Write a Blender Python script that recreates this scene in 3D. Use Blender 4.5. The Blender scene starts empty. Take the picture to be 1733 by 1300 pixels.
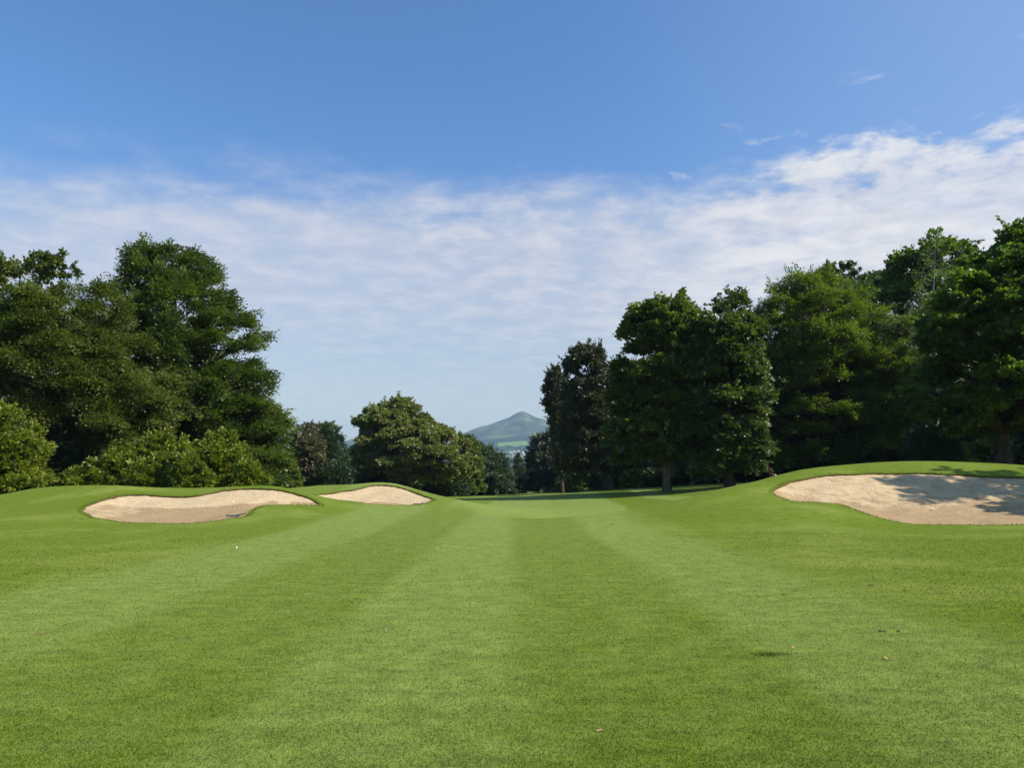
import bpy, math, random
import numpy as np
from mathutils import Vector
from mathutils.geometry import delaunay_2d_cdt

SC = bpy.context.scene
COL = SC.collection
R = math.radians
RNG = np.random.default_rng(7)

# ------------------------------------------------------------------ camera maths
W0, H0, F0 = 1733.0, 1300.0, 1252.0
HORIZON = 775.0
PITCH = math.atan((HORIZON - H0 / 2) / F0)
EYE = 1.6
CP, SP = math.cos(PITCH), math.sin(PITCH)


def at(u, v, Y):
    """world point seen in direction (u, v) of the photograph, Y metres down the fairway"""
    cx, cz = u - W0 / 2, H0 / 2 - v
    y = F0 * CP - cz * SP
    z = F0 * SP + cz * CP
    s = Y / y
    return np.array([cx * s, Y, EYE + z * s])


# ------------------------------------------------------------------ object helpers
def tag(o, label=None, cat=None, group=None, kind=None):
    if label: o['label'] = label
    if cat: o['category'] = cat
    if group: o['group'] = group
    if kind: o['kind'] = kind
    return o


def empty(name, loc, rz=0.0):
    o = bpy.data.objects.new(name, None)
    o.empty_display_size = 0.3
    COL.objects.link(o)
    o.location = loc
    o.rotation_euler = (0, 0, rz)
    return o


def mesh_obj(name, verts, faces, mat=None, parent=None, attr=None, smooth=False):
    """one mesh object from numpy arrays; faces: (M,3) or (M,4) or a list of such arrays"""
    me = bpy.data.meshes.new(name)
    verts = np.asarray(verts, dtype=np.float32)
    fl = faces if isinstance(faces, list) else [faces]
    fl = [np.asarray(f, dtype=np.int32) for f in fl if len(f)]
    me.vertices.add(len(verts))
    me.vertices.foreach_set('co', verts.ravel())
    nl = sum(f.size for f in fl)
    nf = sum(len(f) for f in fl)
    me.loops.add(nl)
    me.loops.foreach_set('vertex_index', np.concatenate([f.ravel() for f in fl]))
    me.polygons.add(nf)
    tot = np.concatenate([np.full(len(f), f.shape[1], np.int32) for f in fl])
    st = np.concatenate([[0], np.cumsum(tot)[:-1]]).astype(np.int32)
    me.polygons.foreach_set('loop_start', st)
    if smooth:
        me.polygons.foreach_set('use_smooth', np.ones(nf, dtype=bool))
    if attr is not None:
        for k, a in attr.items():
            a = np.asarray(a, dtype=np.float32)
            if a.ndim == 1:
                at_ = me.attributes.new(k, 'FLOAT', 'POINT')
                at_.data.foreach_set('value', a)
            else:
                at_ = me.attributes.new(k, 'FLOAT_COLOR', 'POINT')
                at_.data.foreach_set('color', a.ravel())
    me.update(calc_edges=True)
    if mat: me.materials.append(mat)
    o = bpy.data.objects.new(name, me)
    COL.objects.link(o)
    if parent is not None:
        o.parent = parent
    return o


class Tubes:
    """collects tapered tubes into one mesh"""
    def __init__(self):
        self.v, self.f, self.n = [], [], 0

    def add(self, pts, rad, sides=6, cap=True, flare=None):
        pts = np.asarray(pts, float)
        rad = np.asarray(rad, float)
        n = len(pts)
        t = np.gradient(pts, axis=0)
        t /= np.linalg.norm(t, axis=1)[:, None] + 1e-9
        ref = np.tile([0.0, 0, 1], (n, 1))
        ref[np.abs(t[:, 2]) > 0.9] = [1.0, 0, 0]
        if np.abs(t[0, 2]) > 0.9 or np.abs(t[-1, 2]) > 0.9:
            ref[:] = [0.31, 0.95, 0.05]
        a = np.cross(t, ref); a /= np.linalg.norm(a, axis=1)[:, None] + 1e-9
        b = np.cross(t, a)
        th = np.arange(sides) * 2 * math.pi / sides
        rr = rad[:, None] * np.ones(sides)[None]
        if flare is not None:
            rr = rr * flare(np.arange(n)[:, None] / (n - 1), th[None])
        ring = pts[:, None] + rr[:, :, None] * (np.cos(th)[None, :, None] * a[:, None] + np.sin(th)[None, :, None] * b[:, None])
        self.v.append(ring.reshape(-1, 3))
        i = np.arange(n - 1)[:, None] * sides
        j = np.arange(sides)[None]
        k = (j + 1) % sides
        q = np.stack([i + j, i + k, i + sides + k, i + sides + j], -1).reshape(-1, 4) + self.n
        self.f.append(q)
        self.n += n * sides

    def build(self, name, mat, parent=None, smooth=True):
        return mesh_obj(name, np.concatenate(self.v), np.concatenate(self.f), mat, parent, smooth=smooth)


# ------------------------------------------------------------------ node helpers
class NT:
    def __init__(self, tree):
        self.t = tree
        tree.nodes.clear()

    def n(self, typ, **kw):
        nd = self.t.nodes.new(typ)
        for k, v in kw.items():
            setattr(nd, k, v)
        return nd

    def link(self, a, b):
        self.t.links.new(a, b)

    def _in(self, sock, val):
        if isinstance(val, bpy.types.NodeSocket):
            self.link(val, sock)
        elif val is not None:
            sock.default_value = val

    def math(self, op, a, b=None, c=None, clamp=False):
        nd = self.n('ShaderNodeMath', operation=op, use_clamp=clamp)
        self._in(nd.inputs[0], a)
        if b is not None: self._in(nd.inputs[1], b)
        if c is not None: self._in(nd.inputs[2], c)
        return nd.outputs[0]

    def mix(self, f, a, b, mode='MIX'):
        nd = self.n('ShaderNodeMix', data_type='RGBA', blend_type=mode)
        self._in(nd.inputs[0], f)
        self._in(nd.inputs[6], a if isinstance(a, bpy.types.NodeSocket) else tuple(a) + (1,) * (4 - len(a)))
        self._in(nd.inputs[7], b if isinstance(b, bpy.types.NodeSocket) else tuple(b) + (1,) * (4 - len(b)))
        return nd.outputs[2]

    def smooth(self, x, a, b, c=0.0, d=1.0):
        nd = self.n('ShaderNodeMapRange', interpolation_type='SMOOTHSTEP')
        self._in(nd.inputs[0], x)
        for i, v in zip((1, 2, 3, 4), (a, b, c, d)): self._in(nd.inputs[i], v)
        return nd.outputs[0]

    def noise(self, vec, scale, detail=4.0, rough=0.55, dist=0.0):
        nd = self.n('ShaderNodeTexNoise')
        if vec is not None: self.link(vec, nd.inputs['Vector'])
        nd.inputs['Scale'].default_value = scale
        nd.inputs['Detail'].default_value = detail
        nd.inputs['Roughness'].default_value = rough
        nd.inputs['Distortion'].default_value = dist
        return nd.outputs[0]

    def vmul(self, v, xyz):
        nd = self.n('ShaderNodeVectorMath', operation='MULTIPLY')
        self.link(v, nd.inputs[0]); nd.inputs[1].default_value = xyz
        return nd.outputs[0]

    def comb(self, x, y, z):
        nd = self.n('ShaderNodeCombineXYZ')
        for i, v in enumerate((x, y, z)): self._in(nd.inputs[i], v)
        return nd.outputs[0]

    def sep(self, v):
        nd = self.n('ShaderNodeSeparateXYZ')
        self.link(v, nd.inputs[0])
        return nd.outputs

    def ramp(self, x, stops, interp='LINEAR'):
        nd = self.n('ShaderNodeValToRGB')
        self._in(nd.inputs[0], x)
        cr = nd.color_ramp
        cr.interpolation = interp
        while len(cr.elements) < len(stops): cr.elements.new(0.5)
        for e, (p, c) in zip(cr.elements, stops):
            e.position = p
            e.color = (c, c, c, 1) if not hasattr(c, '__len__') else tuple(c) + (1,)
        return nd.outputs[0]


def material(name):
    m = bpy.data.materials.new(name)
    m.use_nodes = True
    return m, NT(m.node_tree)


def simple_mat(name, col, rough=0.7, spec=0.3, noise_amt=0.15, scale=30.0):
    m, t = material(name)
    out = t.n('ShaderNodeOutputMaterial')
    p = t.n('ShaderNodeBsdfPrincipled')
    tc = t.n('ShaderNodeTexCoord')
    nz = t.noise(tc.outputs['Object'], scale, 4)
    k = t.math('MULTIPLY_ADD', nz, 2 * noise_amt, 1 - noise_amt)
    c = t.mix(1.0, tuple(col), t.comb(k, k, k), 'MULTIPLY')
    t.link(c, p.inputs['Base Color'])
    p.inputs['Roughness'].default_value = rough
    p.inputs['Specular IOR Level'].default_value = spec
    t.link(p.outputs[0], out.inputs[0])
    return m


def leaf_mat(name, dark, light, trans=(0.5, 0.62, 0.08), tr=0.35, gloss=0.05, grough=0.5, alt=None):
    """leaf: diffuse + light through the blade + a thin waxy sheen; 'tint' is each leaf's own colour"""
    m, t = material(name)
    out = t.n('ShaderNodeOutputMaterial')
    a = t.n('ShaderNodeAttribute', attribute_name='tint')
    c = t.mix(a.outputs['Fac'], dark, light)
    if alt is not None:
        a2 = t.n('ShaderNodeAttribute', attribute_name='age')
        c = t.mix(a2.outputs['Fac'], c, alt)
    d = t.n('ShaderNodeBsdfDiffuse'); t.link(c, d.inputs[0])
    tl = t.n('ShaderNodeBsdfTranslucent')
    ct = t.mix(1.0, c, (1.25, 1.5, 0.55), 'MULTIPLY')
    t.link(ct, tl.inputs[0])
    mx = t.n('ShaderNodeMixShader'); mx.inputs[0].default_value = tr
    t.link(d.outputs[0], mx.inputs[1]); t.link(tl.outputs[0], mx.inputs[2])
    g = t.n('ShaderNodeBsdfGlossy'); g.inputs['Roughness'].default_value = grough
    g.inputs[0].default_value = (0.9, 0.95, 0.9, 1)
    m2 = t.n('ShaderNodeMixShader'); m2.inputs[0].default_value = gloss
    t.link(mx.outputs[0], m2.inputs[1]); t.link(g.outputs[0], m2.inputs[2])
    t.link(m2.outputs[0], out.inputs[0])
    return m


# ------------------------------------------------------------------ terrain
PROF_Y = np.array([-400, -60, 0, 10, 20, 27, 30, 36, 45, 62, 80, 100, 125, 150, 165, 190, 260, 600, 1500, 3000, 20000], float)
PROF_Z = np.array([2, .6, 0, -.28, -.58, -.8, -.92, -1.15, -1.6, -2.36, -3.2, -4.0, -4.95, -5.9, -6.5, -7.6, -11, -30, -48, -40, -60], float)

B1 = dict(near=[(141, 864, 31), (160, 876, 29), (200, 883, 28), (260, 886, 27.3), (320, 886, 27.3), (380, 880, 28), (412, 874, 28.7), (424, 864, 30.3), (438, 857.5, 31.8), (470, 855, 32.5), (520, 855, 33), (542, 855, 33.6)],
          far=[(520, 842, 35), (490, 833, 35.7), (460, 828, 36), (420, 827, 36), (380, 830, 35.6), (340, 838, 35), (300, 841, 34.9), (240, 837, 35), (200, 840, 34.4), (160, 851, 33)])
B2 = dict(near=[(534, 838, 41), (555, 844, 39.5), (585, 847.7, 39), (630, 853, 38.3), (675, 855.5, 38), (714, 853.5, 38.7), (732, 845.5, 41)],
          far=[(705, 835, 42.5), (690, 829, 43.2), (672, 823.5, 43.7), (654, 821.5, 44), (630, 822, 43.8), (600, 829, 43), (570, 833.5, 42.5)])
B3 = dict(near=[(1310.6, 833.5, 33), (1338, 848, 31), (1379, 850, 30.5), (1421, 854, 30), (1450, 862.5, 29), (1483, 875, 27.7), (1516, 883, 27), (1558, 888, 26.6), (1628, 889, 26.5), (1733, 888, 26.5), (1850, 882, 27.3), (1945, 858, 30)],
          far=[(1930, 838, 33), (1850, 820, 35), (1733, 809.4, 36.3), (1670, 806.5, 36.6), (1587, 802, 37), (1504, 801.5, 37), (1441, 802.3, 36.5), (1379, 807.7, 36), (1329, 819, 35)])
B4 = dict(near=[(812, 845.2, 112), (835, 845, 112.5), (860, 844.4, 113.5), (890, 843.2, 116), (915, 842, 119), (930, 840.8, 122)],
          far=[(928, 839.4, 127), (905, 839.6, 127), (880, 840.2, 126), (855, 841.2, 123.5), (832, 842.6, 119), (818, 844, 115)], deep=.5)
BUNKERS = [B1, B2, B3, B4]

ctrl = []
for b in BUNKERS:
    ctrl += [at(*p) for p in b['near'] + b['far']]
ctrl += [at(*p) for p in [
    # left mound: flank and crest
    (0, 862, 35), (70, 852, 35), (-150, 868, 35), (0, 838, 41), (60, 826.5, 40), (140, 822, 39.5), (200, 823, 38.5), (240, 827.5, 38), (300, 830, 38), (360, 826.5, 38.2),
    (420, 823, 38.7), (472, 824, 38.7), (497, 829, 38.7), (-200, 842, 44), (515, 834, 39),
    # second mound
    (540, 822, 46), (600, 820, 46), (636, 817, 46.3), (660, 817.6, 46.3), (681, 821.5, 46), (705, 830.5, 45), (735, 839.5, 44), (765, 844, 44), (795, 850, 45), (825, 854.5, 47), (870, 858, 49),
    (678, 871, 33), (600, 866, 33.5), (760, 862, 38),
    # right mound: shoulder falling to the fairway
    (1259, 819, 36), (1220, 827.5, 34.5), (1183, 838, 33), (1134.5, 851.5, 31.5), (1086, 862.5, 30.5), (1031, 870.5, 30), (957, 876.5, 30),
    (1200, 870, 27.3), (1100, 884, 27), (1270, 853, 29), (1380, 870, 27), (1450, 890, 25.5),
    (1304, 807.7, 38.3), (1358, 795, 39.3), (1421, 787.8, 39.8), (1504, 783.6, 40), (1587, 783.6, 40), (1670, 787, 40), (1733, 790, 40), (1850, 800, 40), (2050, 815, 40),
    # far slope on the right, the green
    (1250, 818.5, 80), (1200, 820, 82), (1130, 824, 86), (1075, 827, 89), (1000, 833, 94), (940, 837, 112), (1150, 842, 58), (1050, 851, 58), (960, 855, 60), (1100, 838, 70), (1200, 832, 66),
    (880, 838.5, 150), (800, 839.5, 150), (765, 840, 150), (950, 836, 152), (760, 846, 105), (960, 846, 104)]]


def cz(u, Y, z):
    p = at(u, 800, Y); p[2] = z
    ctrl.append(p)


for u, Y, z in [(-200, 52, -1.5), (0, 50, -1.1), (120, 48, -1.0), (240, 48, -1.1), (380, 48, -.8), (480, 49, -1.1), (600, 55, -1.4), (700, 53, -1.7), (780, 55, -2.3),
                (1150, 40, -1.55), (1090, 37.5, -1.65), (1030, 36.5, -1.6), (1200, 42, -1.2), (1259, 45, -.7), (1300, 49, .0), (1400, 49, .6), (1500, 51, .85), (1600, 51, .85), (1750, 51, .8), (2000, 50, .3),
                (1300, 62, -.2), (1400, 62, .4), (1600, 62, .6), (1800, 62, .8), (2200, 62, .8), (1130, 105, -3.0), (1250, 105, -2.3), (1400, 105, -1.2), (1700, 100, .2), (2100, 100, .6),
                (500, 75, -2.4), (300, 75, -2.0), (100, 75, -1.8), (-200, 75, -1.8), (600, 120, -4.6), (300, 120, -3.5), (0, 120, -3.2), (-300, 120, -3),
                (600, 190, -7.5), (866, 190, -7.3), (1100, 190, -6.2), (1500, 190, -4), (200, 190, -7), (2000, 190, -3), (-300, 190, -6.5)]:
    cz(u, Y, z)
for y in (-3, 2, 7, 12, 17, 21):
    for a in (-1.3, -.9, -.55, -.25, 0, .25, .55, .9, 1.3):
        x = a * (y + 10)
        ctrl.append(np.array([x, y, np.interp(y, PROF_Y, PROF_Z) + (0.015 * max(0, x - 3) if y > 5 else 0)]))
for u in (-300, 0, 300, 600, 866, 1000, 1250):
    p = at(u, 800, 25); p[2] = np.interp(25, PROF_Y, PROF_Z); ctrl.append(p)
ctrl = np.array(ctrl)


def ab(x, y):
    yy = np.maximum(y, -4.0) + 10.0
    return np.stack([x / yy, np.log(yy)], -1)


def tps_k(r2):
    return 0.5 * r2 * np.log(r2 + 1e-12)


_P = ab(ctrl[:, 0], ctrl[:, 1])
_n = len(_P)
_res = ctrl[:, 2] - np.interp(ctrl[:, 1], PROF_Y, PROF_Z)
_scale = ctrl[:, 1] + 10
_A = np.zeros((_n + 3, _n + 3))
_A[:_n, :_n] = tps_k(((_P[:, None] - _P[None]) ** 2).sum(-1)) + np.eye(_n) * 2e-5
_A[:_n, _n] = 1; _A[:_n, _n + 1:] = _P
_A[_n, :_n] = 1; _A[_n + 1:, :_n] = _P.T
_sol = np.linalg.solve(_A, np.concatenate([_res, np.zeros(3)]))


def smoothstep(x, a, b):
    t = np.clip((x - a) / (b - a), 0, 1)
    return t * t * (3 - 2 * t)


def ground_z(x, y):
    x = np.atleast_1d(np.asarray(x, float)); y = np.atleast_1d(np.asarray(y, float))
    out = np.interp(y, PROF_Y, PROF_Z)
    w = (1 - smoothstep(y, 170, 240)) * smoothstep(y, -14, -2)
    w = w * (1 - smoothstep(np.abs(x) / (np.maximum(y, 0) + 10), 1.15, 1.7))
    k = np.where(w > 1e-4)[0]
    for s in range(0, len(k), 4000):
        kk = k[s:s + 4000]
        q = ab(x[kk], y[kk])
        r2 = ((q[:, None] - _P[None]) ** 2).sum(-1)
        out[kk] += w[kk] * (tps_k(r2) @ _sol[:_n] + _sol[_n] + q @ _sol[_n + 1:])
    return out


def gz(x, y):
    return float(ground_z([x], [y])[0])


def closed_curve(pts, per=10):
    """closed Catmull-Rom through plan points"""
    p = np.asarray(pts, float)
    n = len(p)
    out = []
    for i in range(n):
        p0, p1, p2, p3 = p[(i - 1) % n], p[i], p[(i + 1) % n], p[(i + 2) % n]
        m = max(3, int(np.linalg.norm(p2 - p1) / 0.16))
        for t in np.arange(m) / m:
            out.append(0.5 * ((2 * p1) + (-p0 + p2) * t + (2 * p0 - 5 * p1 + 4 * p2 - p3) * t * t + (-p0 + 3 * p1 - 3 * p2 + p3) * t ** 3))
    return np.array(out)


def inside(poly, x, y):
    x = np.asarray(x); y = np.asarray(y)
    c = np.zeros(x.shape, bool)
    n = len(poly)
    j = n - 1
    for i in range(n):
        xi, yi = poly[i]; xj, yj = poly[j]
        hit = ((yi > y) != (yj > y)) & (x < (xj - xi) * (y - yi) / (yj - yi + 1e-12) + xi)
        c ^= hit
        j = i
    return c


def edge_dist(poly, x, y):
    q = np.stack([x, y], -1)
    a = poly; b = np.roll(poly, -1, 0)
    best = np.full(len(q), 1e9)
    for i in range(len(a)):
        d = b[i] - a[i]
        t = np.clip(((q - a[i]) @ d) / (d @ d + 1e-12), 0, 1)
        best = np.minimum(best, ((q - a[i] - t[:, None] * d) ** 2).sum(-1))
    return np.sqrt(best)


for b in BUNKERS:
    pts = [at(*p)[:2] for p in b['near'] + b['far']]
    c = closed_curve(pts)
    s = np.arange(len(c))
    nrm = np.roll(c, -1, 0) - np.roll(c, 1, 0)
    nrm = np.stack([nrm[:, 1], -nrm[:, 0]], -1); nrm /= np.linalg.norm(nrm, axis=1)[:, None] + 1e-9
    wob = 0.035 * np.sin(s * .45 + 1) + 0.03 * np.sin(s * .19 + 2) + RNG.normal(0, .012, len(c))
    b['poly'] = c + nrm * wob[:, None]

# ------------------------------------------------------------------ materials
def grass_colour(t):
    """mown turf: mower bands along the fairway, rougher turf beside it, mottling and blades"""
    geo = t.n('ShaderNodeNewGeometry')
    pos = geo.outputs['Position']
    x, y, z = t.sep(pos)
    flat = t.comb(x, y, 0.0)
    wob = t.noise(flat, 0.55, 3)
    wob2 = t.noise(flat, 5.0, 2)
    xd = t.math('ADD', x, t.math('ADD', t.math('MULTIPLY_ADD', wob, 0.6, -0.30), t.math('MULTIPLY_ADD', wob2, 0.35, -0.175)))
    xr = t.math('MULTIPLY_ADD', xd, 1 / 40.0, 0.5)
    f = lambda v: v / 40.0 + 0.5
    band = t.ramp(xr, [(f(-7.3), .30), (f(-6.9), .95), (f(-4.5), .9), (f(-4.1), .10), (f(-2.05), .05), (f(-1.72), .95), (f(-.18), 1.0), (f(.22), .10),
                       (f(2.15), .05), (f(2.55), .95), (f(4.5), .85), (f(5.2), .25), (f(7.6), .2), (f(8.2), .75), (f(10.2), .75), (f(10.8), .1), (f(13), .1), (f(13.5), .7), (f(15.5), .6), (f(16), .3)])
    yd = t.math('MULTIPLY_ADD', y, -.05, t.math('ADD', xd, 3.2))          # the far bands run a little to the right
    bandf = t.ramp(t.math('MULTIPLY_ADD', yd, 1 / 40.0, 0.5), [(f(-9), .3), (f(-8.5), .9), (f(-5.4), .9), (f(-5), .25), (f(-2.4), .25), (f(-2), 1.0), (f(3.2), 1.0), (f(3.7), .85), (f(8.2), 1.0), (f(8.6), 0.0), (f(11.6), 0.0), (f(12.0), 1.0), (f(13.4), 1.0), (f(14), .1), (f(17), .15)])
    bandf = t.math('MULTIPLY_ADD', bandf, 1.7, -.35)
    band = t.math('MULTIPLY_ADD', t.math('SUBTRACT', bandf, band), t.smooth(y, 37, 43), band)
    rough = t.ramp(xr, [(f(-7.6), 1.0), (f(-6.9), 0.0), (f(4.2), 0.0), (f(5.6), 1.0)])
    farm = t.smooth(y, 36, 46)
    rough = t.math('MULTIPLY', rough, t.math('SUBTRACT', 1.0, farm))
    # colours of the leaf blades
    big = t.noise(flat, 0.22, 5, .6)
    mid = t.noise(flat, 1.7, 5, .62)
    fine = t.noise(flat, 34.0, 4, .7)
    grain = t.noise(flat, 170.0, 2, .7)
    streak = t.noise(t.vmul(flat, (1.0, 2.6, 1.0)), 7.0, 4, .65)
    dark = (0.100, 0.146, 0.010)
    light = (0.172, 0.222, 0.045)
    bn = t.math('ADD', t.math('MULTIPLY_ADD', band, .60, .19), t.math('MULTIPLY_ADD', mid, 1.3, -.65), clamp=True)
    c = t.mix(bn, dark, light)
    rc = t.mix(t.smooth(big, .44, .70), (0.102, 0.148, 0.008), (0.172, 0.208, 0.032))  # rough turf's own green, darkened further so the mound crest reads as shaded
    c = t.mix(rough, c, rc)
    yel = t.smooth(t.noise(flat, 0.9, 6, .7), .55, .78)
    c = t.mix(t.math('MULTIPLY', yel, .45), c, (0.190, 0.200, 0.036))
    dk = t.smooth(t.noise(flat, 1.3, 6, .68), .56, .74)
    c = t.mix(t.math('MULTIPLY', dk, .35), c, (0.080, 0.128, 0.020))
    k = t.math('ADD', t.math('MULTIPLY_ADD', fine, .34, .48), t.math('MULTIPLY_ADD', grain, .38, .18))
    k = t.math('ADD', k, t.math('MULTIPLY_ADD', streak, .42, -.21))
    tuft = t.noise(t.vmul(flat, (1.0, 1.7, 1.0)), 2.6, 9, .78, .3)
    k = t.math('MULTIPLY', k, t.math('MULTIPLY_ADD', t.smooth(tuft, .30, .70), .54, .73))
    k = t.math('MAXIMUM', k, .25)
    c = t.mix(1.0, c, t.comb(k, k, k), 'MULTIPLY')
    return c, fine, grain, streak, pos


def make_turf():
    m, t = material('turf')
    out = t.n('ShaderNodeOutputMaterial')
    p = t.n('ShaderNodeBsdfPrincipled')
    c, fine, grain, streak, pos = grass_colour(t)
    # the wood floor and the far country are not mown
    x, y, z = t.sep(pos)
    flat = t.comb(x, y, 0.0)
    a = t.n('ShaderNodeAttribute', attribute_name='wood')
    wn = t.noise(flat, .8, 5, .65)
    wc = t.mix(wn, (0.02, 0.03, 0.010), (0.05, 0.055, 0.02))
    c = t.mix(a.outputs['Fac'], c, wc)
    fw = t.smooth(y, 600, 1600)
    fn = t.noise(flat, .004, 6, .6)
    fc = t.mix(t.smooth(fn, .4, .6), (0.035, 0.06, 0.02), (0.12, 0.17, 0.05))
    c = t.mix(fw, c, fc)
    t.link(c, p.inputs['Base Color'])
    p.inputs['Roughness'].default_value = 0.75
    p.inputs['Specular IOR Level'].default_value = 0.04
    p.inputs['Sheen Weight'].default_value = 0.12
    p.inputs['Sheen Tint'].default_value = (.85, 1, .30, 1)
    p.inputs['Sheen Roughness'].default_value = 0.4
    h = t.math('ADD', t.math('MULTIPLY', fine, .7), t.math('MULTIPLY', grain, .45))
    h = t.math('ADD', h, t.math('MULTIPLY', streak, 1.0))
    bp = t.n('ShaderNodeBump'); bp.inputs['Strength'].default_value = .55; bp.inputs['Distance'].default_value = .025
    t.link(h, bp.inputs['Height']); t.link(bp.outputs[0], p.inputs['Normal'])
    t.link(p.outputs[0], out.inputs[0])
    return m


def make_blades():
    m, t = material('grass_blades')
    out = t.n('ShaderNodeOutputMaterial')
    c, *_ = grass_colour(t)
    a = t.n('ShaderNodeAttribute', attribute_name='tint')
    k = t.math('MULTIPLY_ADD', t.math('POWER', a.outputs['Fac'], 3.0), .95, .94)  # highlights put into the colour: a few random blades are brightened
    c = t.mix(1.0, c, t.comb(k, k, t.math('MULTIPLY', k, .95)), 'MULTIPLY')
    d = t.n('ShaderNodeBsdfDiffuse'); t.link(c, d.inputs[0])
    tl = t.n('ShaderNodeBsdfTranslucent'); t.link(c, tl.inputs[0])
    mx = t.n('ShaderNodeMixShader'); mx.inputs[0].default_value = .5
    t.link(d.outputs[0], mx.inputs[1]); t.link(tl.outputs[0], mx.inputs[2])
    g = t.n('ShaderNodeBsdfGlossy'); g.inputs['Roughness'].default_value = .45
    m2 = t.n('ShaderNodeMixShader'); m2.inputs[0].default_value = .008
    t.link(mx.outputs[0], m2.inputs[1]); t.link(g.outputs[0], m2.inputs[2])
    t.link(m2.outputs[0], out.inputs[0])
    return m


def make_sand():
    m, t = material('sand')
    out = t.n('ShaderNodeOutputMaterial')
    p = t.n('ShaderNodeBsdfPrincipled')
    geo = t.n('ShaderNodeNewGeometry'); pos = geo.outputs['Position']
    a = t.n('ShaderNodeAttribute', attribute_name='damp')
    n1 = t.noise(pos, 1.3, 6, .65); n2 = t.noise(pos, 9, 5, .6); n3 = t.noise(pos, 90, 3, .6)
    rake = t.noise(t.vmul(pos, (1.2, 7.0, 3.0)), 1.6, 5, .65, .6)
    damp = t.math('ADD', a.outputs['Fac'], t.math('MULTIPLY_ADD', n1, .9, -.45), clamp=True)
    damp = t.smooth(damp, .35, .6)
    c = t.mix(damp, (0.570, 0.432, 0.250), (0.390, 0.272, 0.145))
    c = t.mix(t.math('MULTIPLY', t.smooth(n2, .5, .75), .35), c, (0.32, 0.235, 0.145))
    k = t.math('ADD', t.math('MULTIPLY_ADD', n3, .16, .77), t.math('MULTIPLY_ADD', rake, .9, -.30))
    c = t.mix(1.0, c, t.comb(k, k, k), 'MULTIPLY')
    t.link(c, p.inputs['Base Color'])
    p.inputs['Roughness'].default_value = .95
    p.inputs['Specular IOR Level'].default_value = .05
    h = t.math('ADD', t.math('MULTIPLY', rake, 1.0), t.math('ADD', t.math('MULTIPLY', n2, .9), t.math('MULTIPLY', n3, .12)))
    bp = t.n('ShaderNodeBump'); bp.inputs['Strength'].default_value = .9; bp.inputs['Distance'].default_value = .08
    t.link(h, bp.inputs['Height']); t.link(bp.outputs[0], p.inputs['Normal'])
    t.link(p.outputs[0], out.inputs[0])
    return m


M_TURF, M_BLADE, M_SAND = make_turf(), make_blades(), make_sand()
M_SOIL = simple_mat('soil', (0.11, 0.075, 0.035), .95, .05, .5, 12)


def bark_mat(name, a, b):
    m, t = material(name)
    out = t.n('ShaderNodeOutputMaterial'); p = t.n('ShaderNodeBsdfPrincipled')
    tc = t.n('ShaderNodeTexCoord')
    v = t.vmul(tc.outputs['Object'], (5, 5, .9))
    n1 = t.noise(v, 1.6, 6, .65, .4)
    c = t.mix(t.smooth(n1, .35, .7), a, b)
    t.link(c, p.inputs['Base Color']); p.inputs['Roughness'].default_value = .9; p.inputs['Specular IOR Level'].default_value = .1
    bp = t.n('ShaderNodeBump'); bp.inputs['Strength'].default_value = .8; bp.inputs['Distance'].default_value = .05
    t.link(n1, bp.inputs['Height']); t.link(bp.outputs[0], p.inputs['Normal'])
    t.link(p.outputs[0], out.inputs[0])
    return m


BARK = bark_mat('bark_dark', (0.045, 0.033, 0.024), (0.13, 0.10, 0.075))
BARK_PALE = bark_mat('bark_pale', (0.11, 0.085, 0.06), (0.29, 0.235, 0.18))
BARK_BIRCH = bark_mat('bark_birch', (0.20, 0.19, 0.17), (0.55, 0.53, 0.5))

L_BEECH = leaf_mat('leaf_beech', (0.042, 0.068, 0.012), (0.140, 0.185, 0.032), gloss=.06)
L_OLIVE = leaf_mat('leaf_olive', (0.055, 0.078, 0.014), (0.165, 0.188, 0.040), gloss=.02)
L_OAK = leaf_mat('leaf_oak', (0.105, 0.130, 0.026), (0.290, 0.290, 0.082), gloss=.05, alt=(0.17, 0.12, 0.055))
L_HOLM = leaf_mat('leaf_holm', (0.028, 0.036, 0.011), (0.110, 0.112, 0.042), tr=.15, gloss=.06, alt=(0.125, 0.105, 0.05))
L_BROWN = leaf_mat('leaf_brownish', (0.045, 0.048, 0.016), (0.150, 0.132, 0.050), tr=.2, gloss=.05, alt=(0.15, 0.115, 0.05))
L_SYC = leaf_mat('leaf_sycamore', (0.042, 0.076, 0.010), (0.155, 0.215, 0.028), tr=.48, gloss=.05)
L_LIME = leaf_mat('leaf_lime', (0.056, 0.088, 0.012), (0.215, 0.245, 0.042), tr=.45, gloss=.05)
L_HORN = leaf_mat('leaf_hornbeam', (0.056, 0.090, 0.012), (0.190, 0.235, 0.034), tr=.42, gloss=.06)
L_LAUREL = leaf_mat('leaf_laurel', (0.075, 0.110, 0.010), (0.260, 0.290, 0.030), tr=.40, gloss=.03, grough=.5)
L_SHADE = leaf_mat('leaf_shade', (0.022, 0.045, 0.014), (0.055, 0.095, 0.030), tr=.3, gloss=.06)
L_BLUE = leaf_mat('leaf_bluegreen', (0.035, 0.068, 0.030), (0.105, 0.150, 0.070), tr=.3, gloss=.08)


# ------------------------------------------------------------------ trees
def unit(a):
    return a / (np.linalg.norm(a, axis=-1, keepdims=True) + 1e-9)


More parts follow.
